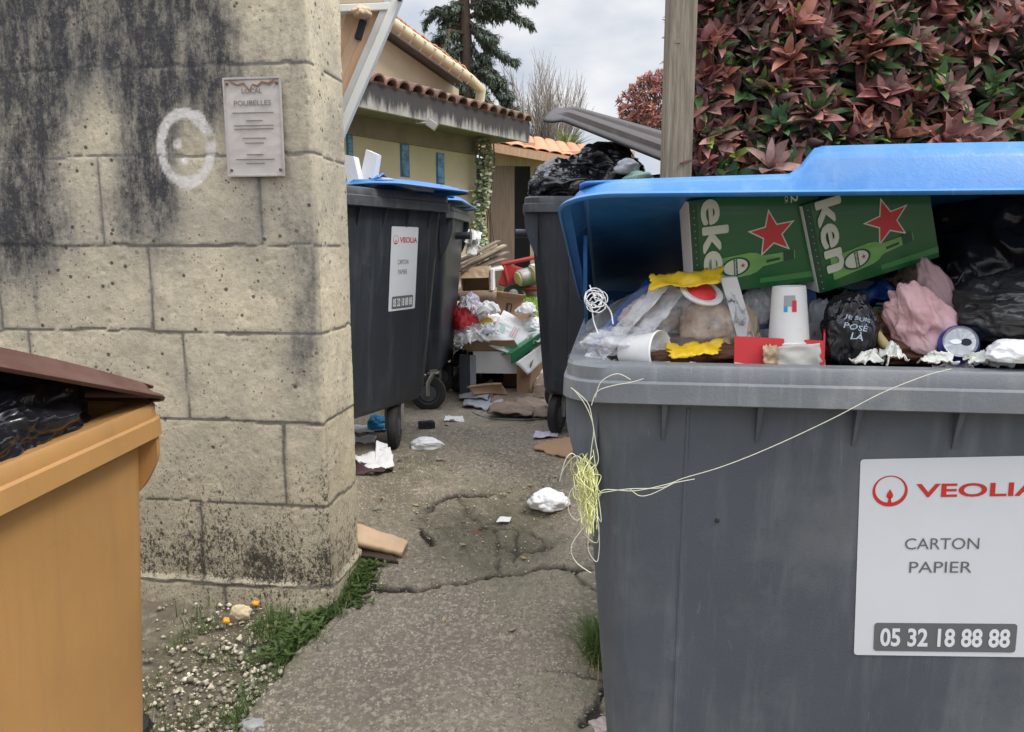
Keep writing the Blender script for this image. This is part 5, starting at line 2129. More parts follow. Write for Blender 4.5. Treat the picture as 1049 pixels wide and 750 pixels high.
tan = thing('twine_tangle', 'tangle of pale yellow twine hanging at the left corner of the big bin', 'twine', ff(600, 520))
g = Geo()
r_ = random.Random(17)
for k in range(46):
    x0 = r_.gauss(599, 5)
    pts_ = []
    y = r_.uniform(462, 490)
    yend = r_.uniform(515, 545)
    n_ = r_.randint(4, 7)
    for i in range(n_ + 1):
        t = i / n_
        pts_.append(ff(x0 + r_.uniform(-9, 9) * math.sin(math.pi * min(1, t + .15)) + 5 * t, y + (yend - y) * t, r_.uniform(-.02, .025)))
    g.tube(smooth_pts(pts_, 5), .0008, 4, cap=False)
g.mk('skein', M['string_y'], tan)
g = Geo()
for lp_ in (
        [(597, 478), (588, 462), (580, 468), (574, 490), (578, 478), (590, 464), (600, 470)],
        [(598, 490), (585, 500), (583, 520), (592, 530), (600, 520)],
        [(600, 535), (586, 555), (590, 572), (606, 582)], [(604, 540), (603, 560), (612, 572), (614, 545), (608, 520)],
        [(600, 500), (610, 520), (616, 530), (612, 500), (606, 480)], [(596, 520), (600, 545), (612, 553), (613, 530), (604, 515)]):
    g.tube(smooth_pts([ff(a, b_, .008 + r_.uniform(0, .01)) for a, b_ in lp_]), .0008, 4, cap=False)
g.mk('loose_loop', M['string'], tan)
g = Geo()
for lp_ in (
        [(585, 396), (594, 403), (603, 413), (607, 430), (610, 450), (613, 470), (606, 482), (600, 490)],
        [(606, 414), (612, 400), (628, 394), (645, 391), (659, 387)], [(610, 406), (616, 390), (632, 382), (646, 388)],
        [(588, 398), (600, 414), (608, 436), (606, 458), (604, 475)],
        [(612, 504), (622, 502), (645, 499), (676, 498), (690, 493), (711, 489)], [(612, 510), (619, 500), (650, 501), (684, 494), (700, 488), (740, 476), (790, 456), (850, 428), (900, 402), (945, 384), (972, 377)],
        [(645, 499), (655, 506), (668, 504), (690, 493)]):
    g.tube(smooth_pts([ff(a, b_, .006) for a, b_ in lp_]), .0008, 5, cap=False)
tag(mk('twine_strand', g.V, g.F, M['string'], None), 'pale twine strands strung from the rim across the front of the grey bin', 'twine')
g = Geo()
for k in range(9):
    a0 = r_.uniform(0, 6)
    rr_ = r_.uniform(.008, .016)
    c = P(610, 308, 1.34) + Vector((r_.uniform(-.01, .012), 0, r_.uniform(-.01, .01)))
    g.tube([c + Vector((math.cos(a0 + t) * rr_, r_.uniform(-.004, .004), math.sin(a0 + t) * rr_)) for t in np.linspace(0, 5.5, 14)], .0010, 4, cap=False)
g.tube(smooth_pts([P(606, 310, 1.34), P(608, 328, 1.34), P(613, 342, 1.33)]), .0011, 4, cap=False)
g.tube(smooth_pts([P(614, 306, 1.34), P(625, 318, 1.34), P(628, 332, 1.33)]), .0011, 4, cap=False)
# a run of twine up to the lid's cheek carries the knot
g.tube([P(610, 308, 1.34), P(604, 292, 1.345)], .0011, 4, cap=False)
tag(mk('twine_knot', g.V, g.F, M['white_bag'], None), 'white knotted twine dangling from the lower corner of the blue lid', 'twine')

# ================================================================== RUBBISH ON THE DARK BINS
ffs = (([(350, 158), (362, 160), (369, 190), (357, 190)], 2.95, 'pale polystyrene strip leaning left against the wall on the labelled bin'), ([(375, 153), (386, 158), (381, 191), (367, 191)], 3.0, 'pale polystyrene strip leaning right beside its twin on the labelled bin'))
for pts_, y_, lb_ in ffs:
    g = Geo()
    g.poly([P(a, b_, y_) for a, b_ in pts_], (.2, 1, 0), .05)
    one('foam_strip', g.V, g.F, M['foam'], lb_, 'foam strip', False, 'foam strips on the labelled bin')
g = Geo()
g.poly([P(380, 180, 3.0), P(383, 185, 3.0), P(425, 195, 3.12), P(426, 192, 3.12)][::-1], (.5, 1, 0), .14)
one('thin_board', g.V, g.F, M['kraft_pale'], 'thin pale board wedged under the blue lid edge of the labelled bin', 'board', False)
V, F = sheet(P(378, 184, 2.98), P(392, 180, 3.02), P(400, 184, 3.2), P(384, 186, 3.2), 10, 8, .012, .003, 20, 3)
one('blue_wrap', V, F, M['blue'], 'crumpled light blue film between the foam strips and the lid', 'wrapper')

# discarded panelled frame leaning over the bins
fr = thing('panelled_frame', 'discarded white edged frame with tan panels leaning above the labelled bin', 'frame', P(345, 190, 2.95))


def flat_strip(name, a, b_, y_, wpx, m, th=.04):
    a_, c_ = P(a[0], a[1], y_), P(b_[0], b_[1], y_)
    d = (c_ - a_).normalized()
    s = d.cross(Vector((0, 1, 0))).normalized() * (wpx * y_ / 775 / 2)
    g = Geo()
    g.poly([a_ - s, a_ + s, c_ + s, c_ - s], (0, 1, 0), th)
    o = g.mk(name, m, fr)
    bv = o.modifiers.new('soft', 'BEVEL')
    bv.width = .003
    bv.segments = 2
    return o


flat_strip('edge_rail', (416.5, -25), (331, 176), 2.86, 8, M['white_paint'])
flat_strip('edge_rail', (408.5, -25), (323, 176), 2.87, 7.5, mat('grey_paint', (.5, .5, .49), .5, .1))
flat_strip('top_rail', (330, 9), (400, 6), 2.865, 7, M['white_paint'])
flat_strip('top_rail', (325, 1.5), (404, -1.5), 2.875, 6, mat('beige_edge', (.5, .42, .3), .6, .1))
flat_strip('panel', (391, 9), (347, 115), 2.89, 18, M['wood_tan'], .02)
flat_strip('panel', (364, 9), (322, 112), 2.90, 12, M['wood_tan'], .02)
flat_strip('panel', (371, 20), (330, 112), 2.92, 10, mat('orange_panel', (.5, .27, .13), .6, .15), .02)
flat_strip('panel', (378, 9), (334, 115), 2.895, 13, mat('pale_tan_panel', (.56, .38, .25), .6, .12), .02)
flat_strip('cross_rail', (325, 104), (357, 102), 2.88, 4, M['white_paint'])
flat_strip('cross_rail', (372, 20), (366, 40), 2.88, 7, M['dark'], .02)
V, F = bag(P(371, 13, 2.84), (.03, .03, .022), 91, .15, 4)
mk('paper_wad', V, F, M['kraft_pale'], fr, smooth=True)
g = Geo()
g.lathe([(.008, 0), (.008, .02), (.004, .024)], 10, Matrix.Translation(P(409, 1, 2.85)) @ Matrix.Rotation(.3, 4, 'Y'))
g.mk('stud', M['dark'], fr)

# sacks under the taupe lid
for i, (px_, py_, y_, rx, ry_, rz, lb_) in enumerate((
        (578, 192, 3.5, .15, .2, .11, 'glossy black sack swelling over the front left corner of the lidded dark bin'),
        (618, 180, 3.60, .17, .2, .135, 'tallest black sack holding up the taupe lid'),
        (680, 198, 3.6, .20, .2, .07, 'black sack at the right under the taupe lid'))):
    V, F = bag(P(px_, py_, y_), (rx, ry_, rz), 95 + i, .13, 6, crease=.07, stretch=(.6, 1, 1.6), cf=.42)
    one('refuse_sack', V, F, M['black_bag'], lb_, 'refuse sack', group='black sacks under the taupe lid')
V, F = bag(P(642, 173, 3.32), (.05, .03, .035), 99, .15, 4, crease=.08)
one('grey_wrapper', V, F, M['grey_card'], 'grey wrapper among the black sacks under the taupe lid', 'wrapper')
V, F = bag(P(655, 183, 3.3), (.06, .03, .028), 100, .15, 4, crease=.06)
one('green_wrapper', V, F, mat('pale_green_film', (.25, .42, .34), .4, .15), 'pale green wrapper just above the blue lid', 'wrapper')

# ================================================================== HEAP OF CARDBOARD
def open_box(label, c, size, rz, m, tilt=0.0, openside='front', flaps=(), th=.005, name='cardboard_box', rx=0.0):
    """thin walled box, centre of base c; open on one side"""
    w, d, h = size
    t = thing(name, label, 'box', c, 0)
    Rm = Matrix.Translation(Vector(c)) @ Matrix.Rotation(rz, 4, 'Z') @ Matrix.Rotation(tilt, 4, 'Y') @ Matrix.Rotation(rx, 4, 'X')
    walls = {'front': ((0, -d / 2, h / 2), (w, th, h)), 'back': ((0, d / 2, h / 2), (w, th, h)), 'left': ((-w / 2, 0, h / 2), (th, d - th, h)),
             'right': ((w / 2, 0, h / 2), (th, d - th, h)), 'bottom': ((0, 0, th / 2), (w - th, d - th, th)), 'top': ((0, 0, h - th / 2), (w - th, d - th, th))}
    g = Geo()
    for k, (cc_, ss) in walls.items():
        if k == openside:
            continue
        g.box(Rm @ Vector(cc_), ss, Rm)
    g.mk('box_walls', m, t)
    for (a, b_, c__, d__) in flaps:
        V, F = sheet(Rm @ Vector(a), Rm @ Vector(b_), Rm @ Vector(c__), Rm @ Vector(d__), 8, 6, .006, .004, 12, hash(a) % 50 * .1)
        mk('flap', V, F, m, t)
    return t, Rm


GD = .402
b1 = P(513, 412, 4.22)
w, d, h = .36, .34, .27
t, Rm = open_box('brown cardboard box lying on its side, open towards the path', (b1.x, b1.y + .2, GD + .002), (w, d, h), R(-4), M['cardboard'], 0, 'front',
                 [((-w / 2, -d / 2, h), (w / 2 - .05, -d / 2, h), (w / 2 - .09, -d / 2 - .02, h + .07), (-w / 2 - .03, -d / 2 - .05, h + .06)), ((w / 2, -d / 2, .0), (w / 2 + .0, -d / 2, h * .95), (w / 2 - .075, -d / 2 - .06, h * .9), (w / 2 - .07, -d / 2 - .07, -.0))])
g = Geo()
g.box(Rm @ Vector((-.02, -d / 2 - .012, h - .062)), (.25, .008, .125), Rm, .002)
one('white_tray', g.V, g.F, M['white'], 'white card tray hanging in the mouth of the open brown box', 'tray', False)
g = Geo()
g.box(Rm @ Vector((-w / 2 + .035, -d / 2 - .02, h / 2 - .01)), (.035, .012, h * .93), Rm, .002)
one('grey_card_strip', g.V, g.F, M['grey_card'], 'upright grey card strip at the left of the open brown box', 'card', False)
g = Geo()
g.box(Rm @ Vector((-w / 2 - .012, -d / 2 - .03, h / 2 - .005)), (.055, .03, h * .92), Rm, .002)
one('dark_carton', g.V, g.F, M['bin_dark'], 'narrow black carton standing between the bin wheel and the open box', 'carton', False)
# box supporting the heap behind
open_box('large brown box at the back of the heap carrying the upper boxes', (-.10, 4.98, GD + .002), (.52, .42, .40), R(8), M['cardboard'], openside='top')
b2 = P(505, 332, 4.72)
t, Rm = open_box('tilted brown box with a black printed mark in the middle of the heap', (b2.x, b2.y + .16, b2.z - .02), (.27, .26, .19), R(14), M['cardboard'], R(10), 'top', [((-.13, -.13, .19), (.13, -.13, .19), (.12, -.20, .23), (-.12, -.2, .22))])
g = Geo()
for a in ((.035, 0, .014, .12), (.062, 0, .008, .12), (.048, .058, .03, .008), (.048, -.05, .03, .008)):
    g.box(Rm @ Vector((a[0], -.1335, .095 + a[1])), (a[2], .001, a[3]), Rm)
g.mk('printed_mark', M['black_ink'], t)
b3 = P(488, 299, 4.60)
open_box('small buff box with a white end balanced on top of the heap', (b3.x, b3.y + .1, b3.z), (.17, .18, .15), R(-3), M['kraft_pale'], R(-2), 'front', [((-.085, -.09, .15), (.085, -.09, .15), (.085, -.11, .085), (-.085, -.11, .085))])
g = Geo()
g.box((b3.x + .098, b3.y + .08, b3.z + .072), (.018, .16, .13), Matrix.Rotation(R(-3), 4, 'Z'), .003)
one('white_block', g.V, g.F, M['foam'], 'white block at the right end of the small buff box', 'block', False)
# pile under the small box: a folded card bundle
V, F = sheet((b3.x - .12, b3.y - .02, b3.z - .03), (b3.x + .12, b3.y - .02, b3.z - .03), (b3.x + .12, b3.y + .28, b3.z - .02), (b3.x - .12, b3.y + .28, b3.z - .02), 10, 8, .01, .05, 9, 4)
one('card_bundle', V, F, M['cardboard_wet'], 'flattened card bundle under the small buff box', 'card bundle')
r_ = random.Random(5)
slat_px = [((474, 266), (503, 251)), ((476, 270), (509, 255)), ((478, 274), (504, 260)), ((485, 275), (512, 262)), ((480, 262), (500, 254)), ((486, 277), (510, 268))]
for i, (a, b_) in enumerate(slat_px):
    y_ = 4.55 + i * .035
    p, q = P(*a, y_), P(*b_, y_ + .12)
    dd = (q - p).normalized()
    g = Geo()
    g.box((p + q) / 2, ((q - p).length + .12, .05, .012), (dd.to_track_quat('X', 'Z').to_matrix().to_4x4()), .002)
    one('wood_slat', g.V, g.F, M['wood_pale'] if i % 3 == 1 else M['wood_door'], 'weathered thin wooden slat in the bundle on top of the cardboard heap', 'slat', False, 'bundle of slats on the heap')
g = Geo()
g.poly([P(497, 277, 4.7), P(516, 275, 4.7), P(514, 272, 4.85), P(500, 272, 4.85)], (0, 0, -1), .01)
one('white_offcut', g.V, g.F, M['white'], 'thin white offcut sticking out right of the slats', 'offcut', False)
V, F = sheet(P(478, 262, 4.5), P(488, 262, 4.5), P(494, 238, 4.55), P(479, 236, 4.55), 12, 14, .02, .003, 14, 9, torn=.08)
one('white_paper_bag', V, F, M['white'], 'crumpled white paper bag sticking up left above the slats', 'paper bag')
V, F = bag((-.22, 4.55, GD + .12), (.16, .17, .2), 120, .12, 5)
one('refuse_sack', V, F, M['black_bag'], 'black sack low in the heap beside the dark bin', 'refuse sack')
for i, (px_, py_, y_, rx, rz, mm, lb_) in enumerate((
        (476, 330, 4.38, .07, .10, M['red'], 'red wrapper squeezed between dark bin and heap'),
        (484, 345, 4.34, .10, .075, M['clear2'], 'cloudy clear bag low on the left of the heap'),
        (487, 322, 4.42, .075, .065, M['clear2'], 'cloudy film bag with purple print above the red wrapper'),
        (497, 331, 4.40, .045, .035, M['yellow'], 'yellow wrapper showing beside the white sheet'),
        (482, 308, 4.46, .05, .04, mat('grey_violet_film', (.42, .38, .46), .4, .2), 'greyish violet wrapper near the top left of the heap'),
        (505, 340, 4.52, .13, .10, M['white_bag'], 'white plastic bag under the large white sheet'),
        (546, 336, 4.46, .065, .055, M['white_bag'], 'round white crumpled bag at the right of the heap'),
        (556, 350, 4.5, .05, .05, M['white_bag'], 'small white bag behind the green carton'))):
    V, F = bag(P(px_, py_, y_), (rx, .08, rz), 130 + i, .15, 5, crease=.08)
    one('wrapper', V, F, mm, lb_, 'wrapper' if i in (0, 3, 4) else 'plastic bag')
for i, (px_, py_, y_, rx, ry2, rz, mm, lb_) in enumerate((
        (486, 352, 4.20, .09, .09, .07, M['white'], 'white crumpled paper low on the left of the heap'),
        (500, 322, 4.36, .08, .08, .06, M['white'], 'white crumpled paper above the yellow wrapper'),
        (478, 318, 4.36, .06, .07, .07, M['clear2'], 'cloudy film at the upper left of the heap'),
        (550, 352, 4.30, .08, .08, .06, M['white'], 'white crumpled paper at the right end of the heap'),
        (540, 322, 4.44, .07, .07, .06, M['white'], 'white crumpled paper at the top right of the heap'),
        (483, 250, 4.52, .05, .06, .08, M['white'], 'white crumpled paper on top above the slats'),
        (500, 342, 4.22, .07, .07, .05, M['clear2'], 'cloudy film in the middle of the heap'))):
    scrunch('heap_paper', P(px_, py_, y_), rx, ry2, rz, 600 + i * 5, mm, lb_, 'paper', 'crumpled papers in the heap')
# big white sheet with faint print
wsh = thing('white_carton_sheet', 'large white carton sheet with faint green and red print on the heap', 'carton', P(518, 368, 4.25))
sc = [P(496, 352, 4.24), P(527, 366, 4.20), P(549, 338, 4.42), P(516, 318, 4.46)]
V, F = sheet(*sc, 16, 14, .010, .006, 8, 3)
mk('sheet', V, F, M['white'], wsh)
ux_, uy_ = (sc[1] - sc[0]).normalized(), (sc[3] - sc[0]).normalized()
nn_ = ux_.cross(uy_).normalized()
if nn_.y > 0:
    nn_ = -nn_
g = Geo()
cpt_ = (sc[0] + sc[1] + sc[2] + sc[3]) / 4 + nn_ * .012
g.poly([cpt_ - ux_ * .07 + uy_ * .0 + ux_ * math.cos(a) * .035 + uy_ * math.sin(a) * .05 for a in np.linspace(0, 5.9, 16)], nn_, .001)
g.mk('faint_print', mat('faint_green_print', (.45, .6, .55), .6, .1), wsh)
g = Geo()
for k in range(3):
    p = cpt_ + ux_ * (.0 + k * .014) - uy_ * .02
    g.poly([p, p + ux_ * .006, p + ux_ * .006 + uy_ * .09, p + uy_ * .09], nn_, .001)
g.mk('faint_stripe', mat('faint_red_print', (.66, .42, .42), .6, .1), wsh)
# green carton
gc = thing('green_box', 'green and white flat carton lying under the white sheet', 'box', P(530, 372, 4.2))
g = Geo()
a, b_, c_, d_ = P(524, 373, 4.13), P(558, 349, 4.30), P(556, 341, 4.36), P(519, 361, 4.2)
g.poly([a, b_, b_ + Vector((0, 0, .055)), a + Vector((0, 0, .055))], (-.3, 1, 0), .01)
g.poly([P(507, 366, 4.3) + Vector((0, 0, .01)), a + Vector((0, 0, .056)), b_ + Vector((0, 0, .056)), P(540, 340, 4.5)], (0, 0, 1), .004)
g.mk('box_walls', mat('green_box_card', (.02, .22, .09), .5, .1), gc)
g = Geo()
mdp = sc[0].lerp(sc[1], .72).lerp(sc[3].lerp(sc[2], .72), .16) + nn_ * .010
g.poly([mdp + ux_ * math.cos(q) * .046 + uy_ * math.sin(q) * .036 for q in np.linspace(0, 5.9, 18)], nn_, .002)
g.mk('emblem_ground', M['white'], gc)
g = Geo()
g.poly([mdp + nn_ * .003 + ux_ * math.cos(q) * .036 + uy_ * math.sin(q) * .026 for q in np.linspace(0, 5.9, 18)], nn_, .001)
g.mk('emblem', mat('teal_print', (.08, .4, .28), .5, .1), gc)
V, F = sheet(P(541, 402, 4.12), P(557, 375, 4.3), P(557, 352, 4.34), P(543, 372, 4.14), 10, 8, .008, .006, 9, 5)
one('card_flap', V, F, M['cardboard'], 'upright brown card flap at the right end of the heap', 'card')
V, F = sheet(P(528, 372, 4.12), P(556, 352, 4.24), P(560, 366, 4.26), P(541, 384, 4.1), 10, 8, .008, .005, 9, 7)
one('white_card_piece', V, F, M['white'], 'white card piece below the green carton', 'card')
# flattened soggy cardboard on the ground
r_ = random.Random(9)
fl_px = [((474, 418), (514, 425), (517, 405), (478, 401)), ((500, 424), (560, 428), (562, 408), (508, 407)), ((525, 430), (572, 432), (570, 418), (530, 416)), ((470, 412), (500, 415), (505, 403), (474, 402)), ((545, 412), (575, 416), (572, 395), (548, 394)), ((500, 431), (545, 433), (548, 424), (505, 422)), ((548, 404), (566, 406), (566, 382), (552, 382))]
for i, qd in enumerate(fl_px):
    cs = [GP(a, b_, .012 + .004 * i) for a, b_ in qd]
    cs[2].z += r_.uniform(.0, .05)
    cs[3].z += r_.uniform(.0, .04)
    V, F = sheet(*cs, 22, 14, .016, .006, 11, 200 + i, torn=.06)
    one('soggy_cardboard', V, F, M['cardboard_wet'] if i % 3 else M['grey_card'], 'flattened soggy cardboard piece lying in front of the heap', 'cardboard', group='soggy cardboard on the ground')
# curled card roll
g = Geo()
a = GP(482, 412, .03)
V, F = [], []
for j in range(13):
    t = j / 12
    for i in range(15):
        th_ = i / 14 * 4.0
        rr_ = .03 + .012 * t
        p = a + Vector((.19 * t + math.cos(th_) * rr_ * .5, -.04 + math.sin(th_) * rr_ * .3 + .03 * math.sin(t * 3), .02 + rr_ * (1 - math.cos(th_)) * .8))
        V.append(p)
F = [tuple(int(q) for q in f) for f in grid_faces(15, 13)]
o = mk('curled_card', V, F, M['cardboard'], None, smooth=True)
o.modifiers.new('thick', 'SOLIDIFY').thickness = .005
tag(o, 'curled strip of brown cardboard in front of the open box', 'cardboard')
g = Geo()
g.tube(smooth_pts([GP(484, 424, .01), GP(500, 430, .01), GP(530, 432, .012), GP(560, 430, .01), GP(580, 424, .01)]), .003, 6)
one('thin_cable', g.V, g.F, mat('grey_green_cable', (.2, .27, .26), .5, .1), 'thin grey green cable curving across the ground before the heap', 'cable')

# ================================================================== LITTER ON THE PATH
def crumple(name, px_, py_, rx, ry_, rz, seed, m, label, cat, sub=5, up=None):
    g0 = GP(px_, py_)
    V, F = bag((g0.x, g0.y, g0.z + (rz * .72 if up is None else up)), (rx, ry_, rz), seed, .14, sub, crease=.06)
    return one(name, V, F, m, label, cat)


V, F = bag(GP(561, 522, .032), (.068, .052, .042), 140, .12, 6, crease=.03, cf=.6)
one('white_bag', V, F, M['white_bag'], 'knotted white plastic bag on the path beside the twine tangle', 'plastic bag')
o = GP(578, 522, .028)
V, F = bag(o, (.022, .018, .020), 141, .2, 4, crease=.08)
one('white_bag_tail', V, F, M['white_bag'], 'small white bag end touching the knotted bag on its right', 'plastic bag')
crumple('white_cloth', 437, 460, .066, .035, .030, 143, M['white_bag'], 'white rag behind the wheel of the labelled bin', 'rag')
crumple('blue_tub', 388, 441, .055, .05, .04, 144, M['lightblue'], 'bright blue plastic tub crushed under the labelled bin', 'tub')
crumple('white_scrap', 409, 436, .02, .02, .03, 145, M['white'], 'small white scrap right of the blue tub', 'scrap', 4)
for i, (qd, m_, lb_) in enumerate((
        ([(352, 446), (396, 444), (398, 438), (356, 438)], M['white'], 'long white paper strip under the labelled bin'),
        ([(356, 457), (384, 455), (386, 449), (356, 450)], M['white'], 'shorter white paper strip just in front of the long one'),
        ([(357, 490), (403, 484), (402, 470), (357, 474)], mat('dark_red_card', (.06, .025, .028), .6, .3), 'dark red sheet lying under the folded white paper'),
        ([(377, 489), (404, 483), (400, 472), (361, 474)], M['white'], 'folded white paper on the path below the bin wheel'),
        ([(455, 434), (476, 434), (474, 430), (456, 430)], M['white'], 'narrow white stick wrapper near the rear wheels'),
        ([(546, 452), (572, 450), (571, 444), (548, 445)], M['purple'], 'lilac paper slip at the foot of the right hand dark bin'),
        ([(546, 462), (585, 474), (590, 462), (556, 455)], M['cardboard'], 'torn brown cardboard at the foot of the right hand dark bin'),
        ([(508, 538), (522, 538), (524, 533), (512, 532)], M['foam'], 'small white chip in the broken hollow of the path'))):
    cs = [GP(a, b_, .010) for a, b_ in qd]
    am = .012
    if i == 3:
        cs[2].z += .045
        cs[1].z += .01
        cs[3].z += .015
    if i == 6:
        cs[2].z += .05
    if i == 7:
        am = .004
    V, F = sheet(*cs, 18, 10, am, .002 if i != 6 else .006, 18, 300 + i, torn=.06)
    one('paper_litter' if i != 6 else 'torn_cardboard', V, F, m_, lb_, 'litter')
V, F = sheet(GP(384, 480, .02), GP(398, 478, .02), GP(397, 472, .07), GP(386, 470, .08), 10, 10, .008, .002, 20, 77)
one('paper_fold', V, F, M['white'], 'upturned white paper corner standing on the dark red sheet', 'litter')
g = Geo()
p = GP(437, 440, .02)
g.box(p, (.075, .05, .04), Matrix.Rotation(.3, 4, 'Z'), .006)
for k in range(4):
    g.box(p + Vector((-.025 + k * .016, -.02, .015)), (.008, .02, .02), Matrix.Rotation(.3, 4, 'Z'), .002)
one('black_crate_piece', g.V, g.F, M['rubber'], 'broken black plastic piece by the rear wheel', 'plastic piece', False)
# broken plank with weeds
pk = [GP(358, 562, .02), GP(412, 575, .022), GP(418, 564, .03), GP(362, 545, .03)]
V, F = sheet(*pk, 26, 6, .004, .020, 14, 401, torn=.05)
one('broken_plank', V, F, M['wood_chip'], 'pale broken plank on the path at the end of the block wall', 'plank')
pk = [GP(366, 572, .010), GP(408, 580, .01), GP(402, 574, .012), GP(370, 566, .012)]
V, F = sheet(*pk, 16, 6, .004, .012, 14, 402, torn=.08)
one('splintered_bark', V, F, M['twig_dark'], 'dark splintered wood under the pale broken plank', 'wood')
crumple('yellow_stub', 401, 574, .010, .008, .008, 146, M['yellow'], 'tiny yellow stub at the tip of the broken plank', 'stub', 3)
# flat stones
for i, (px_, py_, rx, ry_, rz, m_, lb_) in enumerate((
        (260, 745, .036, .030, .012, mat('grey_stone', (.34, .34, .33), .85, .2, 12, .4), 'flat grey stone at the bottom edge of the picture beside the path'),
        (247, 632, .030, .016, .026, mat('cream_stone', (.6, .5, .32), .8, .15, 12, .3), 'pale cream stone leaning against the foot of the wall'),
        (138, 748, .04, .03, .02, M['rubber'], 'black lump on the gravel by the orange bin'),
        (618, 748, .03, .03, .016, mat('pink_stone', (.5, .42, .38), .85, .2, 12, .4), 'pinkish stone at the foot of the big grey bin'))):
    g0 = GP(px_, py_)
    V, F = bag((g0.x, g0.y, g0.z + rz * .5), (rx, ry_, rz), 150 + i, .22, 4, crease=.02)
    one('stone', V, F, m_, lb_, 'stone')

# gravel and grit, weeds
r_ = random.Random(31)


def pebbles(n, fn, smin, smax):
    V, F = [], []
    base = [Vector(v).normalized() for v in ((1, 0, 0), (-1, 0, 0), (0, 1, 0), (0, -1, 0), (0, 0, 1), (0, 0, -1))]
    faces = [(0, 2, 4), (2, 1, 4), (1, 3, 4), (3, 0, 4), (2, 0, 5), (1, 2, 5), (3, 1, 5), (0, 3, 5)]
    for _ in range(n):
        p = fn()
        if p is None:
            continue
        s = smin + (smax - smin) * r_.random() ** 3
        a = r_.uniform(0, 6.28)
        sx, sy, sz = s * r_.uniform(.7, 1.3), s * r_.uniform(.7, 1.3), s * r_.uniform(.4, .8)
        k = len(V)
        for v in base:
            x, y = v.x * sx * r_.uniform(.7, 1.2), v.y * sy * r_.uniform(.7, 1.2)
            V.append(Vector((p.x + x * math.cos(a) - y * math.sin(a), p.y + x * math.sin(a) + y * math.cos(a), p.z + v.z * sz)))
        F += [tuple(k + i for i in f) for f in faces]
    return V, F


def gsurf(x, y):
    """height of the loose ground sheet"""
    return G(x, y) - .014


def left_patch():
    y = r_.uniform(1.45, 2.3)
    ex = float(np.interp(y, edge_y, edge_x))
    x = ex - abs(r_.gauss(0, .22)) - .0
    if x < -1.1:
        return None
    return Vector((x, y, gsurf(x, y) + r_.uniform(-.002, .006)))


V, F = pebbles(3000, left_patch, .0022, .013)
o = mk('gravel', V, F, M['pebble'], None, smooth=True)
tag(o, 'loose pale gravel between the orange bin, the wall and the path', 'gravel', kind='stuff')


def on_path():
    y = r_.uniform(1.5, 3.2)
    x = r_.uniform(-.6, .32)
    if x < float(np.interp(y, edge_y, edge_x)) + .02:
        return None
    # most of it in the cracks and the hollow
    return Vector((x, y, G(x, y) + .004))


V, F = pebbles(4200, on_path, .0012, .0058)
o = mk('grit', V, F, M['pebble'], None, smooth=True)
tag(o, 'scattered grit on the concrete path', 'grit', kind='stuff')
pts = []
for _ in range(1300):
    t = r_.random()
    # along the slab edge from the bottom of the picture to the wall corner and round it
    y = 1.6 + t * .95
    ex = float(np.interp(y, edge_y, edge_x))
    dens = noise.noise(Vector((y * 7, 3, 0))) + .25
    if dens < r_.uniform(.05, .9) and not (1.95 < y < 2.16):
        continue
    x = ex - abs(r_.gauss(0, .04 + .03 * noise.noise(Vector((y * 13, 1, 0))))) + .01
    pts.append((x, y, gsurf(x, y)))
for _ in range(1300):
    x = WC.x + .02 - abs(r_.gauss(0, .2))
    y = 2.17 - abs(r_.gauss(0, .09)) + (WC.x - x) * .13
    if noise.noise(Vector((x * 9, y * 9, 7))) > .02:
        pts.append((x, y, gsurf(x, y)))
for _ in range(500):
    y = r_.uniform(2.14, 2.42)
    x = -.545 + (y - 2.19) * .13 + abs(r_.gauss(0, .03)) - .02
    pts.append((x, y, G(x, y)))
V, F = blades('weeds', pts, .045, .0036, None, 12, 1.2, seg=3, jit=.7)
o = mk('weed_grass', V, F, M['grass'], None)
tag(o, 'low green weeds and grass along the slab edge and wall foot', 'weeds', kind='stuff')
# broad leaved weeds
V, F = [], []
for _ in range(520):
    if r_.random() < .6:
        y = r_.uniform(1.98, 2.18)
        ex = float(np.interp(y, edge_y, edge_x))
        x = ex - abs(r_.gauss(0, .045))
    else:
        y = r_.uniform(2.2, 2.42)
        x = -.525 + (y - 2.19) * .13 + abs(r_.gauss(0, .025))
    p = Vector((x, y, gsurf(x, y) + r_.uniform(.002, .03)))
    a = r_.uniform(0, 6.28)
    for k in range(3):
        a2 = a + k * 2.1 + r_.uniform(-.3, .3)
        d = Vector((math.cos(a2), math.sin(a2), r_.uniform(.1, .9)))
        k0 = len(V)
        ln, wd_ = r_.uniform(.014, .034), r_.uniform(.008, .015)
        dn = d.normalized()
        s = dn.cross(Vector((0, 0, 1))).normalized()
        for t_, w_ in ((0, .1), (.3, .8), (.65, 1), (1, .1)):
            V += [p + dn * ln * t_ - s * wd_ / 2 * w_ + Vector((0, 0, -.004 * t_ * t_)), p + dn * ln * t_ + s * wd_ / 2 * w_ + Vector((0, 0, -.004 * t_ * t_))]
        F += [(k0 + 2 * i, k0 + 2 * i + 1, k0 + 2 * i + 3, k0 + 2 * i + 2) for i in range(3)]
o = mk('leafy_weeds', V, F, M['grass'], None)
tag(o, 'small leafy weeds at the end of the block wall', 'weeds', kind='stuff')
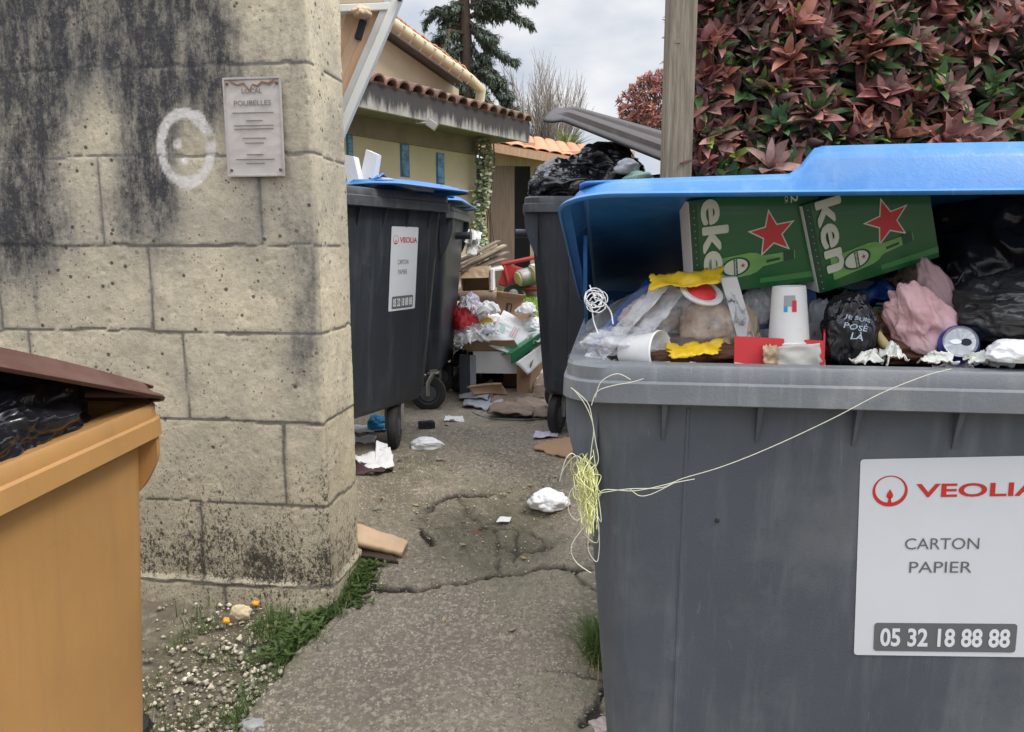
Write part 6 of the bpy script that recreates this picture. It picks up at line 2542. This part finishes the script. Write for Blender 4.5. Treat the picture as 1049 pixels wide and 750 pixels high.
# tuft by the big bin
tc2 = GP(612, 672)
pts = [(tc2.x + r_.gauss(.012, .022), tc2.y + r_.gauss(0, .04), G(tc2.x, tc2.y)) for _ in range(620)]
V, F = blades('tuft', pts, .10, .0046, None, 14, 1.25, seg=4, jit=.4)
o = mk('grass_tuft', V, F, M['grass'], None)
tag(o, 'thick green grass tuft against the foot of the big grey bin', 'grass tuft')
pts = [(tc2.x - .02 + r_.gauss(.0, .03), tc2.y + r_.gauss(0, .05), G(tc2.x, tc2.y)) for _ in range(60)]
V, F = blades('tuft', pts, .06, .003, None, 15, 1.4, seg=3)
tag(mk('dry_grass', V, F, M['grass_dry'], None), 'few dry straw blades around the green tuft', 'dry grass', kind='stuff')
# orange blossoms
for i, (px_, py_) in enumerate(((232, 640), (262, 622), (268, 617))):
    g0 = GP(px_, py_, .012)
    fl_ = thing('orange_flower', ('lone small orange flower left of the cream stone at the wall foot', 'lower small orange flower right of the cream stone', 'upper small orange flower right of the cream stone')[i], 'flower', g0, 0, 'orange flowers at the wall foot')
    V, F = bag(g0, (.010, .010, .009), 170 + i, .2, 3)
    mk('bloom', V, F, M['orange_fruit'], fl_, smooth=True)
    g = Geo()
    g.tube([g0 + Vector((0, 0, -.03)), g0], .0015, 4)
    g.mk('stem', M['grass'], fl_)
V, F = [], []
pts = []
for _ in range(2600):
    y = r_.uniform(1.5, 2.16)
    ex = float(np.interp(y, edge_y, edge_x))
    x = ex - r_.uniform(.02, .42)
    if noise.noise(Vector((x * 11, y * 11, 3))) + .6 * noise.noise(Vector((x * 30, y * 30, 5))) > .12:
        pts.append((x, y, gsurf(x, y)))
V, F = blades('patch', pts, .024, .003, None, 16, 1.3, seg=3, jit=.6)
tag(mk('patchy_grass', V, F, M['grass'], None), 'patchy short grass sprouting through the pale gravel', 'grass', kind='stuff')
pts = []
for _ in range(700):
    y = r_.uniform(1.5, 2.16)
    ex = float(np.interp(y, edge_y, edge_x))
    x = ex - r_.uniform(.0, .45)
    pts.append((x, y, gsurf(x, y)))
V, F = blades('straw', pts, .020, .0022, None, 18, 1.8, seg=2, jit=.6)
tag(mk('dead_straw', V, F, M['grass_dry'], None), 'dead straw bits lying over the gravel', 'straw', kind='stuff')
# dead twigs and leaf bits
twp = [(372, 468, 20), (395, 480, 10), (447, 474, 12), (455, 438, 8), (407, 474, 6), (490, 545, 10), (380, 526, 14), (460, 432, 10)]
for i, (px_, py_, ln) in enumerate(twp):
    p = GP(px_, py_, .008)
    a = r_.uniform(-.3, .3)
    q = p + Vector((math.cos(a), math.sin(a), 0)) * ln * .0035
    g = Geo()
    g.tube([p, p.lerp(q, .5) + Vector((0, .004, .003)), q], [.002, .0025, .001], 5)
    one('dead_twig', g.V, g.F, M['twig_dark'], 'short dark dead twig lying on the path', 'twig', False, 'dead twigs on the path')
V, F = [], []
for px_, py_ in ((393, 511), (517, 507), (430, 520), (478, 560), (540, 575), (455, 640), (600, 560), (520, 650), (545, 498)):
    leaf_p = GP(px_, py_, .008)
    a = r_.uniform(0, 6)
    d = Vector((math.cos(a), math.sin(a) , .1)).normalized()
    s = d.cross(Vector((0, 0, 1)))
    k0 = len(V)
    for t_, w_ in ((0, .05), (.4, 1), (.7, .8), (1, .05)):
        V += [leaf_p + d * .028 * t_ - s * .006 * w_, leaf_p + d * .028 * t_ + s * .006 * w_ + Vector((0, 0, .003))]
    F += [(k0 + 2 * i, k0 + 2 * i + 1, k0 + 2 * i + 3, k0 + 2 * i + 2) for i in range(3)]
tag(mk('leaf_litter', V, F, mat('fallen_leaf', (.38, .27, .12), .7, .3, 20), None), 'scattered dry fallen leaves on the concrete path', 'leaves', kind='stuff')
V, F = [], []
r2_ = GP(489, 547, .006)
V, F = pebbles(16, lambda: Vector((r2_.x + r_.gauss(0, .015), r2_.y + r_.gauss(0, .02), r2_.z)), .002, .005)
tag(mk('red_crumbs', V, F, M['red'], None), 'small red crumbs in the broken hollow of the path', 'crumbs', kind='stuff')


# ================================================================== PLANTS
def leaf(V, F, p, d, upv, ln, wd, fold=.25, curl=.2):
    """pointed leaf of 8 faces growing from p along d"""
    d = d.normalized()
    s = d.cross(upv)
    if s.length < 1e-4:
        s = d.cross(Vector((1, 0, 0)))
    s.normalize()
    n = s.cross(d).normalized()
    k = len(V)
    prof = ((.0, .08), (.24, .78), (.52, 1.0), (.80, .72), (1.0, 0.04))
    for t, w in prof:
        c = p + d * (ln * t) - n * (curl * ln * t * t)
        hw = wd * .5 * w
        V += [c - s * hw + n * (fold * hw), c, c + s * hw + n * (fold * hw)]
    for i in range(len(prof) - 1):
        a = k + i * 3
        F += [(a, a + 1, a + 4, a + 3), (a + 1, a + 2, a + 5, a + 4)]
    return V, F


def hedge(name, label, cat, box_fn, n, mats, ln, base, seed, stems=(), facing=(0, -1, .4), twigr=.0025):
    r_ = random.Random(seed)
    t = thing(name, label, cat, base)
    V, F, I = [], [], []
    tw = Geo()
    fc = Vector(facing)
    for q in range(n):
        p, out = box_fn(r_)
        # a shoot with its whorl of leaves
        d = (out * r_.uniform(.4, 1.0) + Vector((r_.uniform(-.6, .6), r_.uniform(-.6, .3), r_.uniform(.2, 1.1)))).normalized()
        L_ = ln * r_.uniform(.55, 1.25)
        mi = r_.choices(range(len(mats)), [m_[1] for m_ in mats])[0]
        st_l = ln * r_.uniform(1.0, 2.2)
        tw.tube([p - d * st_l, p + d * ln * .3], twigr, 4, cap=False)
        nl = r_.randint(6, 10)
        a0 = r_.uniform(0, 6)
        sx = d.cross(Vector((.3, .2, 1))).normalized()
        sy = d.cross(sx)
        for i in range(nl):
            a = a0 + i * 2.4
            open_ = .15 + .85 * (1 - i / nl) + r_.uniform(-.12, .12)
            ld = d * math.cos(open_) + (sx * math.cos(a) + sy * math.sin(a)) * math.sin(open_)
            ll = L_ * (.65 + .45 * (1 - abs(i / nl - .4))) * r_.uniform(.8, 1.15)
            mm = mi if r_.random() < .85 else r_.randrange(len(mats))
            f0 = len(F)
            leaf(V, F, p + d * ln * .35 * (i / nl - .3), ld, d + Vector((0, 0, .01)), ll, ll * r_.uniform(.31, .43), r_.uniform(.1, .6), r_.uniform(.0, .7))
            I += [mm] * (len(F) - f0)
    mk('foliage', V, F, [m_[0] for m_ in mats], t, midx=I, smooth=True)
    g = Geo()
    for s in stems:
        g.tube(s[0], s[1], 7)
        g.mk('stem', M['bark'], t)
        g = Geo()
    tw.mk('twigs', M['bark'], t)
    return t


# big photinia hedge right of the post
HX0, HX1, HY0, HY1, HZ0, HZ1 = .69, 3.6, 2.72, 3.16, .5, 2.62


def big_box(r_):
    # biased to the face towards the path
    x = HX0 + (HX1 - HX0) * r_.random() ** 1.35
    z = r_.uniform(HZ0, HZ1) if r_.random() < .25 else r_.uniform(1.35, HZ1)
    lump = .10 * noise.noise(Vector((x * 2.3, z * 2.3, 4))) + .06 * noise.noise(Vector((x * 6, z * 6, 9)))
    if r_.random() < .62:
        y = HY0 + lump + r_.uniform(0, .10)
    else:
        y = r_.uniform(HY0 + lump, HY1)
    if r_.random() < .07:
        x = HX0 + r_.uniform(-.05, .02)
    return Vector((x, y, z)), Vector((r_.uniform(-.4, .4) - (.6 if x < HX0 + .1 else 0), -1, .25))


stems = []
rs2 = random.Random(12)
for k in range(9):
    x = HX0 + .12 + k * .33
    y = 2.95 + rs2.uniform(-.05, .05)
    z0 = G(x, y) - .02
    pts_ = [Vector((x, y, z0))]
    for q in range(5):
        pts_.append(pts_[-1] + Vector((rs2.uniform(-.08, .08), rs2.uniform(-.05, .05), .42)))
    stems.append((pts_, [.03, .026, .022, .016, .011, .006]))
hedge('photinia_hedge', 'tall red and green leafed hedge filling the right side behind the blue lid', 'hedge', big_box, 3300,
      [(M['leaf_red'], .29), (M['leaf_bronze'], .34), (M['leaf_copper'], .10), (M['leaf_green'], .24), (M['leaf_lime'], .03)], .088, (2.0, 2.95, .4), 5, stems)
# inner dark mass: dense old wood and leaves deeper in the hedge
V, F = [], []
r_ = random.Random(8)
for q in range(24000):
    x = r_.uniform(HX0 + .06, 2.5 if q % 5 else HX1)
    y = r_.uniform(2.90, 3.24)
    z = r_.uniform(1.3 if q % 6 else .5, HZ1 - .05)
    leaf(V, F, Vector((x, y, z)), Vector((r_.uniform(-1, 1), r_.uniform(-1, .3), r_.uniform(-.6, 1))), Vector((r_.uniform(-1, 1), r_.uniform(-1, 1), 1)), .085, .034)
hg = bpy.data.objects['photinia_hedge']
mk('inner_leaves', V, F, [M['leaf_green'], M['leaf_bronze']], hg, smooth=True, midx=[(i // 8) % 2 for i in range(len(F))])

# wooden post
g = Geo()
pp = P(697, 176, 2.62)
px0, px1 = P(683, 100, 2.62).x, P(711.5, 100, 2.62).x
g.box(((px0 + px1) / 2, 2.66, 1.52), (px1 - px0, .085, 2.6), None, .006)
g.box((px0 + .03, 2.6170, 1.93), (.018, .002, .012), None)
post = g.mk('wooden_post', M['wood_post'])
md = post
tag(post, 'weathered square wooden post at the left end of the tall hedge', 'post')


# round red bush beyond
def ball_box(r_):
    c = P(684, 112, 7.0)
    while True:
        v = Vector((r_.uniform(-1, 1), r_.uniform(-1, 1), r_.uniform(-1, 1)))
        if .3 < v.length < 1:
            break
    v = v.normalized() * (v.length ** .35) * (1 + .12 * noise.noise(v * 3))
    return c + Vector((v.x * .40, v.y * .40, v.z * .31)), v


cb_ = P(684, 112, 7.0)
hedge('red_bush', 'round red leafed bush whose crown shows between the taupe lid and the post', 'bush', ball_box, 850,
      [(M['leaf_red'], .55), (M['leaf_copper'], .3), (M['leaf_bronze'], .15)], .05, (cb_.x, cb_.y, .42), 15,
      [([Vector((cb_.x, cb_.y, .40)), Vector((cb_.x + .03, cb_.y, 1.2)), Vector((cb_.x - .02, cb_.y, cb_.z))], [.05, .04, .02])], twigr=.004)

# cedar
CY = 17.0


def cpt(px, py, dy=0.0):
    return P(px, py, CY + dy)


cedar = thing('cedar_tree', 'dark drooping cedar rising behind the house roof', 'tree', (cpt(480, 300).x, CY, G(0, CY)))
g = Geo()
bx0 = cpt(480, 300).x
g.tube([Vector((bx0, CY, .4)), Vector((bx0 + .05, CY, 3)), Vector((bx0, CY, 5.5)), Vector((bx0 - .1, CY, 8)), Vector((bx0 - .1, CY, 10.5))], [.20, .17, .13, .09, .03], 10)
g.mk('trunk', M['bark'], cedar, smooth=True)
r_ = random.Random(21)
limbs = [
    [(482, 8), (500, 10), (522, 14), (547, 20)], [(482, 2), (500, -4), (520, -2), (540, 4)],
    [(480, 30), (498, 40), (515, 52), (527, 60)], [(480, 48), (496, 62), (512, 78), (524, 96)],
    [(480, 66), (495, 82), (510, 98), (530, 118)], [(480, 86), (494, 100), (506, 114), (518, 128)],
    [(478, 10), (462, 6), (448, 12), (441, 22)], [(478, 26), (462, 30), (448, 40), (438, 48)],
    [(478, 46), (464, 54), (452, 62), (444, 72)], [(478, 66), (466, 76), (452, 84), (440, 95)],
    [(479, 90), (468, 100), (456, 110), (446, 118)], [(480, -20), (500, -28), (520, -24), (535, -18)],
    [(478, -18), (462, -24), (448, -18), (436, -8)], [(480, 100), (496, 112), (512, 124), (540, 132)],
]
lg = Geo()
V, F = [], []


def tuft(p, d, s):
    """short spray of needle cards"""
    for _ in range(5):
        dd = (d + Vector((r_.uniform(-.5, .5), r_.uniform(-.5, .5), r_.uniform(-.45, .35)))).normalized()
        leaf(V, F, p, dd, Vector((r_.uniform(-.3, .3), r_.uniform(-.3, .3), 1)), s * r_.uniform(.7, 1.3), s * .17, .1, .2)


for li, lm in enumerate(limbs):
    for dup_ in range(3):
        dy = r_.uniform(-1.7, .9) * (0 if dup_ == 0 else 1)
        pts_ = [cpt(a, b_) + Vector((r_.uniform(-.1, .1) * (k > 0), dy * k / 3, r_.uniform(-.15, .15) * (k > 0) + (dup_ * .15 * r_.uniform(-1, 1)))) for k, (a, b_) in enumerate(lm)]
        if dup_:
            f_ = r_.uniform(.25, .85)
            pts_ = [pts_[0]] + [pts_[0].lerp(p, f_) for p in pts_[1:]]
        lg.tube(pts_, [.06, .045, .03, .012], 5)
        # sub branches with drooping sprays
        tot = 26
        for q in range(tot):
            t_ = .12 + .88 * q / (tot - 1)
            sg = min(2, int(t_ * 3))
            p = pts_[sg].lerp(pts_[sg + 1], t_ * 3 - sg)
            axd = (pts_[sg + 1] - pts_[sg]).normalized()
            for side in (-1, 1):
                sd_ = Vector((axd.x * .6 + r_.uniform(-.2, .2), side * r_.uniform(.2, 1), r_.uniform(-.5, .1)))
                L_ = r_.uniform(.15, .55) * (1.15 - .6 * t_)
                e = p + sd_ * L_
                lg.tube([p, e], [.012, .005], 3, cap=False)
                for w_ in range(4):
                    tuft(p.lerp(e, (w_ + .5) / 4) + Vector((0, 0, -.02)), sd_ * .8 + Vector((0, 0, -.25)), .125)
lg.mk('limbs', M['bark'], cedar)
mk('foliage', V, F, M['cedar'], cedar, smooth=False)

# leafless tree: fans of thin twigs
BY = 18.5
bb = P(560, 205, BY)
bare = thing('bare_tree', 'leafless pale twiggy tree fanning up behind the shed roof', 'tree', (bb.x, BY, G(0, BY)))
g = Geo()
g.tube([Vector((bb.x, BY, .4)), Vector((bb.x + .03, BY, 1.6)), bb], [.14, .11, .09], 8)
g.mk('trunk', M['twig'], bare)
g = Geo()
for q in range(130):
    a = r_.uniform(-.62, .62) if q % 3 else r_.uniform(-.25, .25)
    dy = r_.uniform(-.4, .4)
    ln = r_.uniform(1.9, 3.25) * (1 - .25 * abs(a))
    p = bb + Vector((r_.uniform(-.15, .15), r_.uniform(-.2, .2), r_.uniform(-.5, .2)))
    pts_ = [p]
    d = Vector((math.sin(a) * .9, dy, 1)).normalized()
    for k in range(5):
        d = (d + Vector((r_.uniform(-.1, .1), r_.uniform(-.1, .1), .06))).normalized()
        pts_.append(pts_[-1] + d * ln / 5)
    g.tube(pts_, [.018, .015, .012, .009, .006, .003], 3, cap=False)
    for k in range(2, 6):
        for _ in range(4):
            s = pts_[k - 1].lerp(pts_[k], r_.random())
            dd = (d + Vector((r_.uniform(-.55, .55), r_.uniform(-.5, .5), r_.uniform(-.1, .3)))).normalized()
            m_ = s + dd * .22
            g.tube([s, m_, m_ + (dd + Vector((0, 0, .5))).normalized() * .28], [.007, .005, .003], 3, cap=False)
g.mk('twigs', M['twig'], bare)

# sword-leaved plant above the shed roof
yp = P(580, 158, 15.3)
yu = thing('yucca_plant', 'spiky sword leaved plant showing over the right end of the shed roof', 'plant', (yp.x, yp.y, .45))
g = Geo()
g.tube([Vector((yp.x, yp.y, .45)), Vector((yp.x, yp.y, 1.6)), Vector((yp.x, yp.y, yp.z))], [.1, .09, .08], 8)
g.mk('stem', M['bark'], yu)
V, F = [], []
for q in range(95):
    a = r_.uniform(0, 6.283)
    el = r_.uniform(-.2, 1.4)
    d = Vector((math.cos(a) * math.cos(el), math.sin(a) * math.cos(el), math.sin(el)))
    leaf(V, F, Vector(yp), d, Vector((0, 0, 1)) + Vector((.01, 0, 0)), r_.uniform(.4, .62), .05, .4, .3)
mk('leaves', V, F, M['yucca'], yu)

# ivy on the corner of the house
ivy = thing('climbing_ivy', 'variegated ivy climbing the corner of the house above the cardboard heap', 'plant', (corner.x + .1, corner.y - .1, GZ))
V, F = [], []
tw = Geo()
for k in range(5):
    tw.tube([Vector((corner.x + .04 + .05 * k, corner.y - .06, GZ + z + .0)) + Vector((.03 * math.sin(z * 5 + k), 0, 0)) for z in np.linspace(0, 2.25, 14)], .01, 4)
tw.mk('stem', M['bark'], ivy)
for q in range(750):
    z = r_.uniform(.0, 2.3)
    wz = .11 * (.7 + .9 * noise.noise(Vector((z * 2.2, 3, 0))))
    x = corner.x + .10 + .04 * math.sin(z * 4) + r_.uniform(-wz, wz)
    p = Vector((x, corner.y - r_.uniform(.05, .22), GZ + z))
    leaf(V, F, p, Vector((r_.uniform(-1, 1), -1, r_.uniform(-1, .4))), Vector((r_.uniform(-.5, .5), -.6, 1)), r_.uniform(.05, .09), .06, .2, .2)
mk('foliage', V, F, M['leaf_ivy'], ivy)
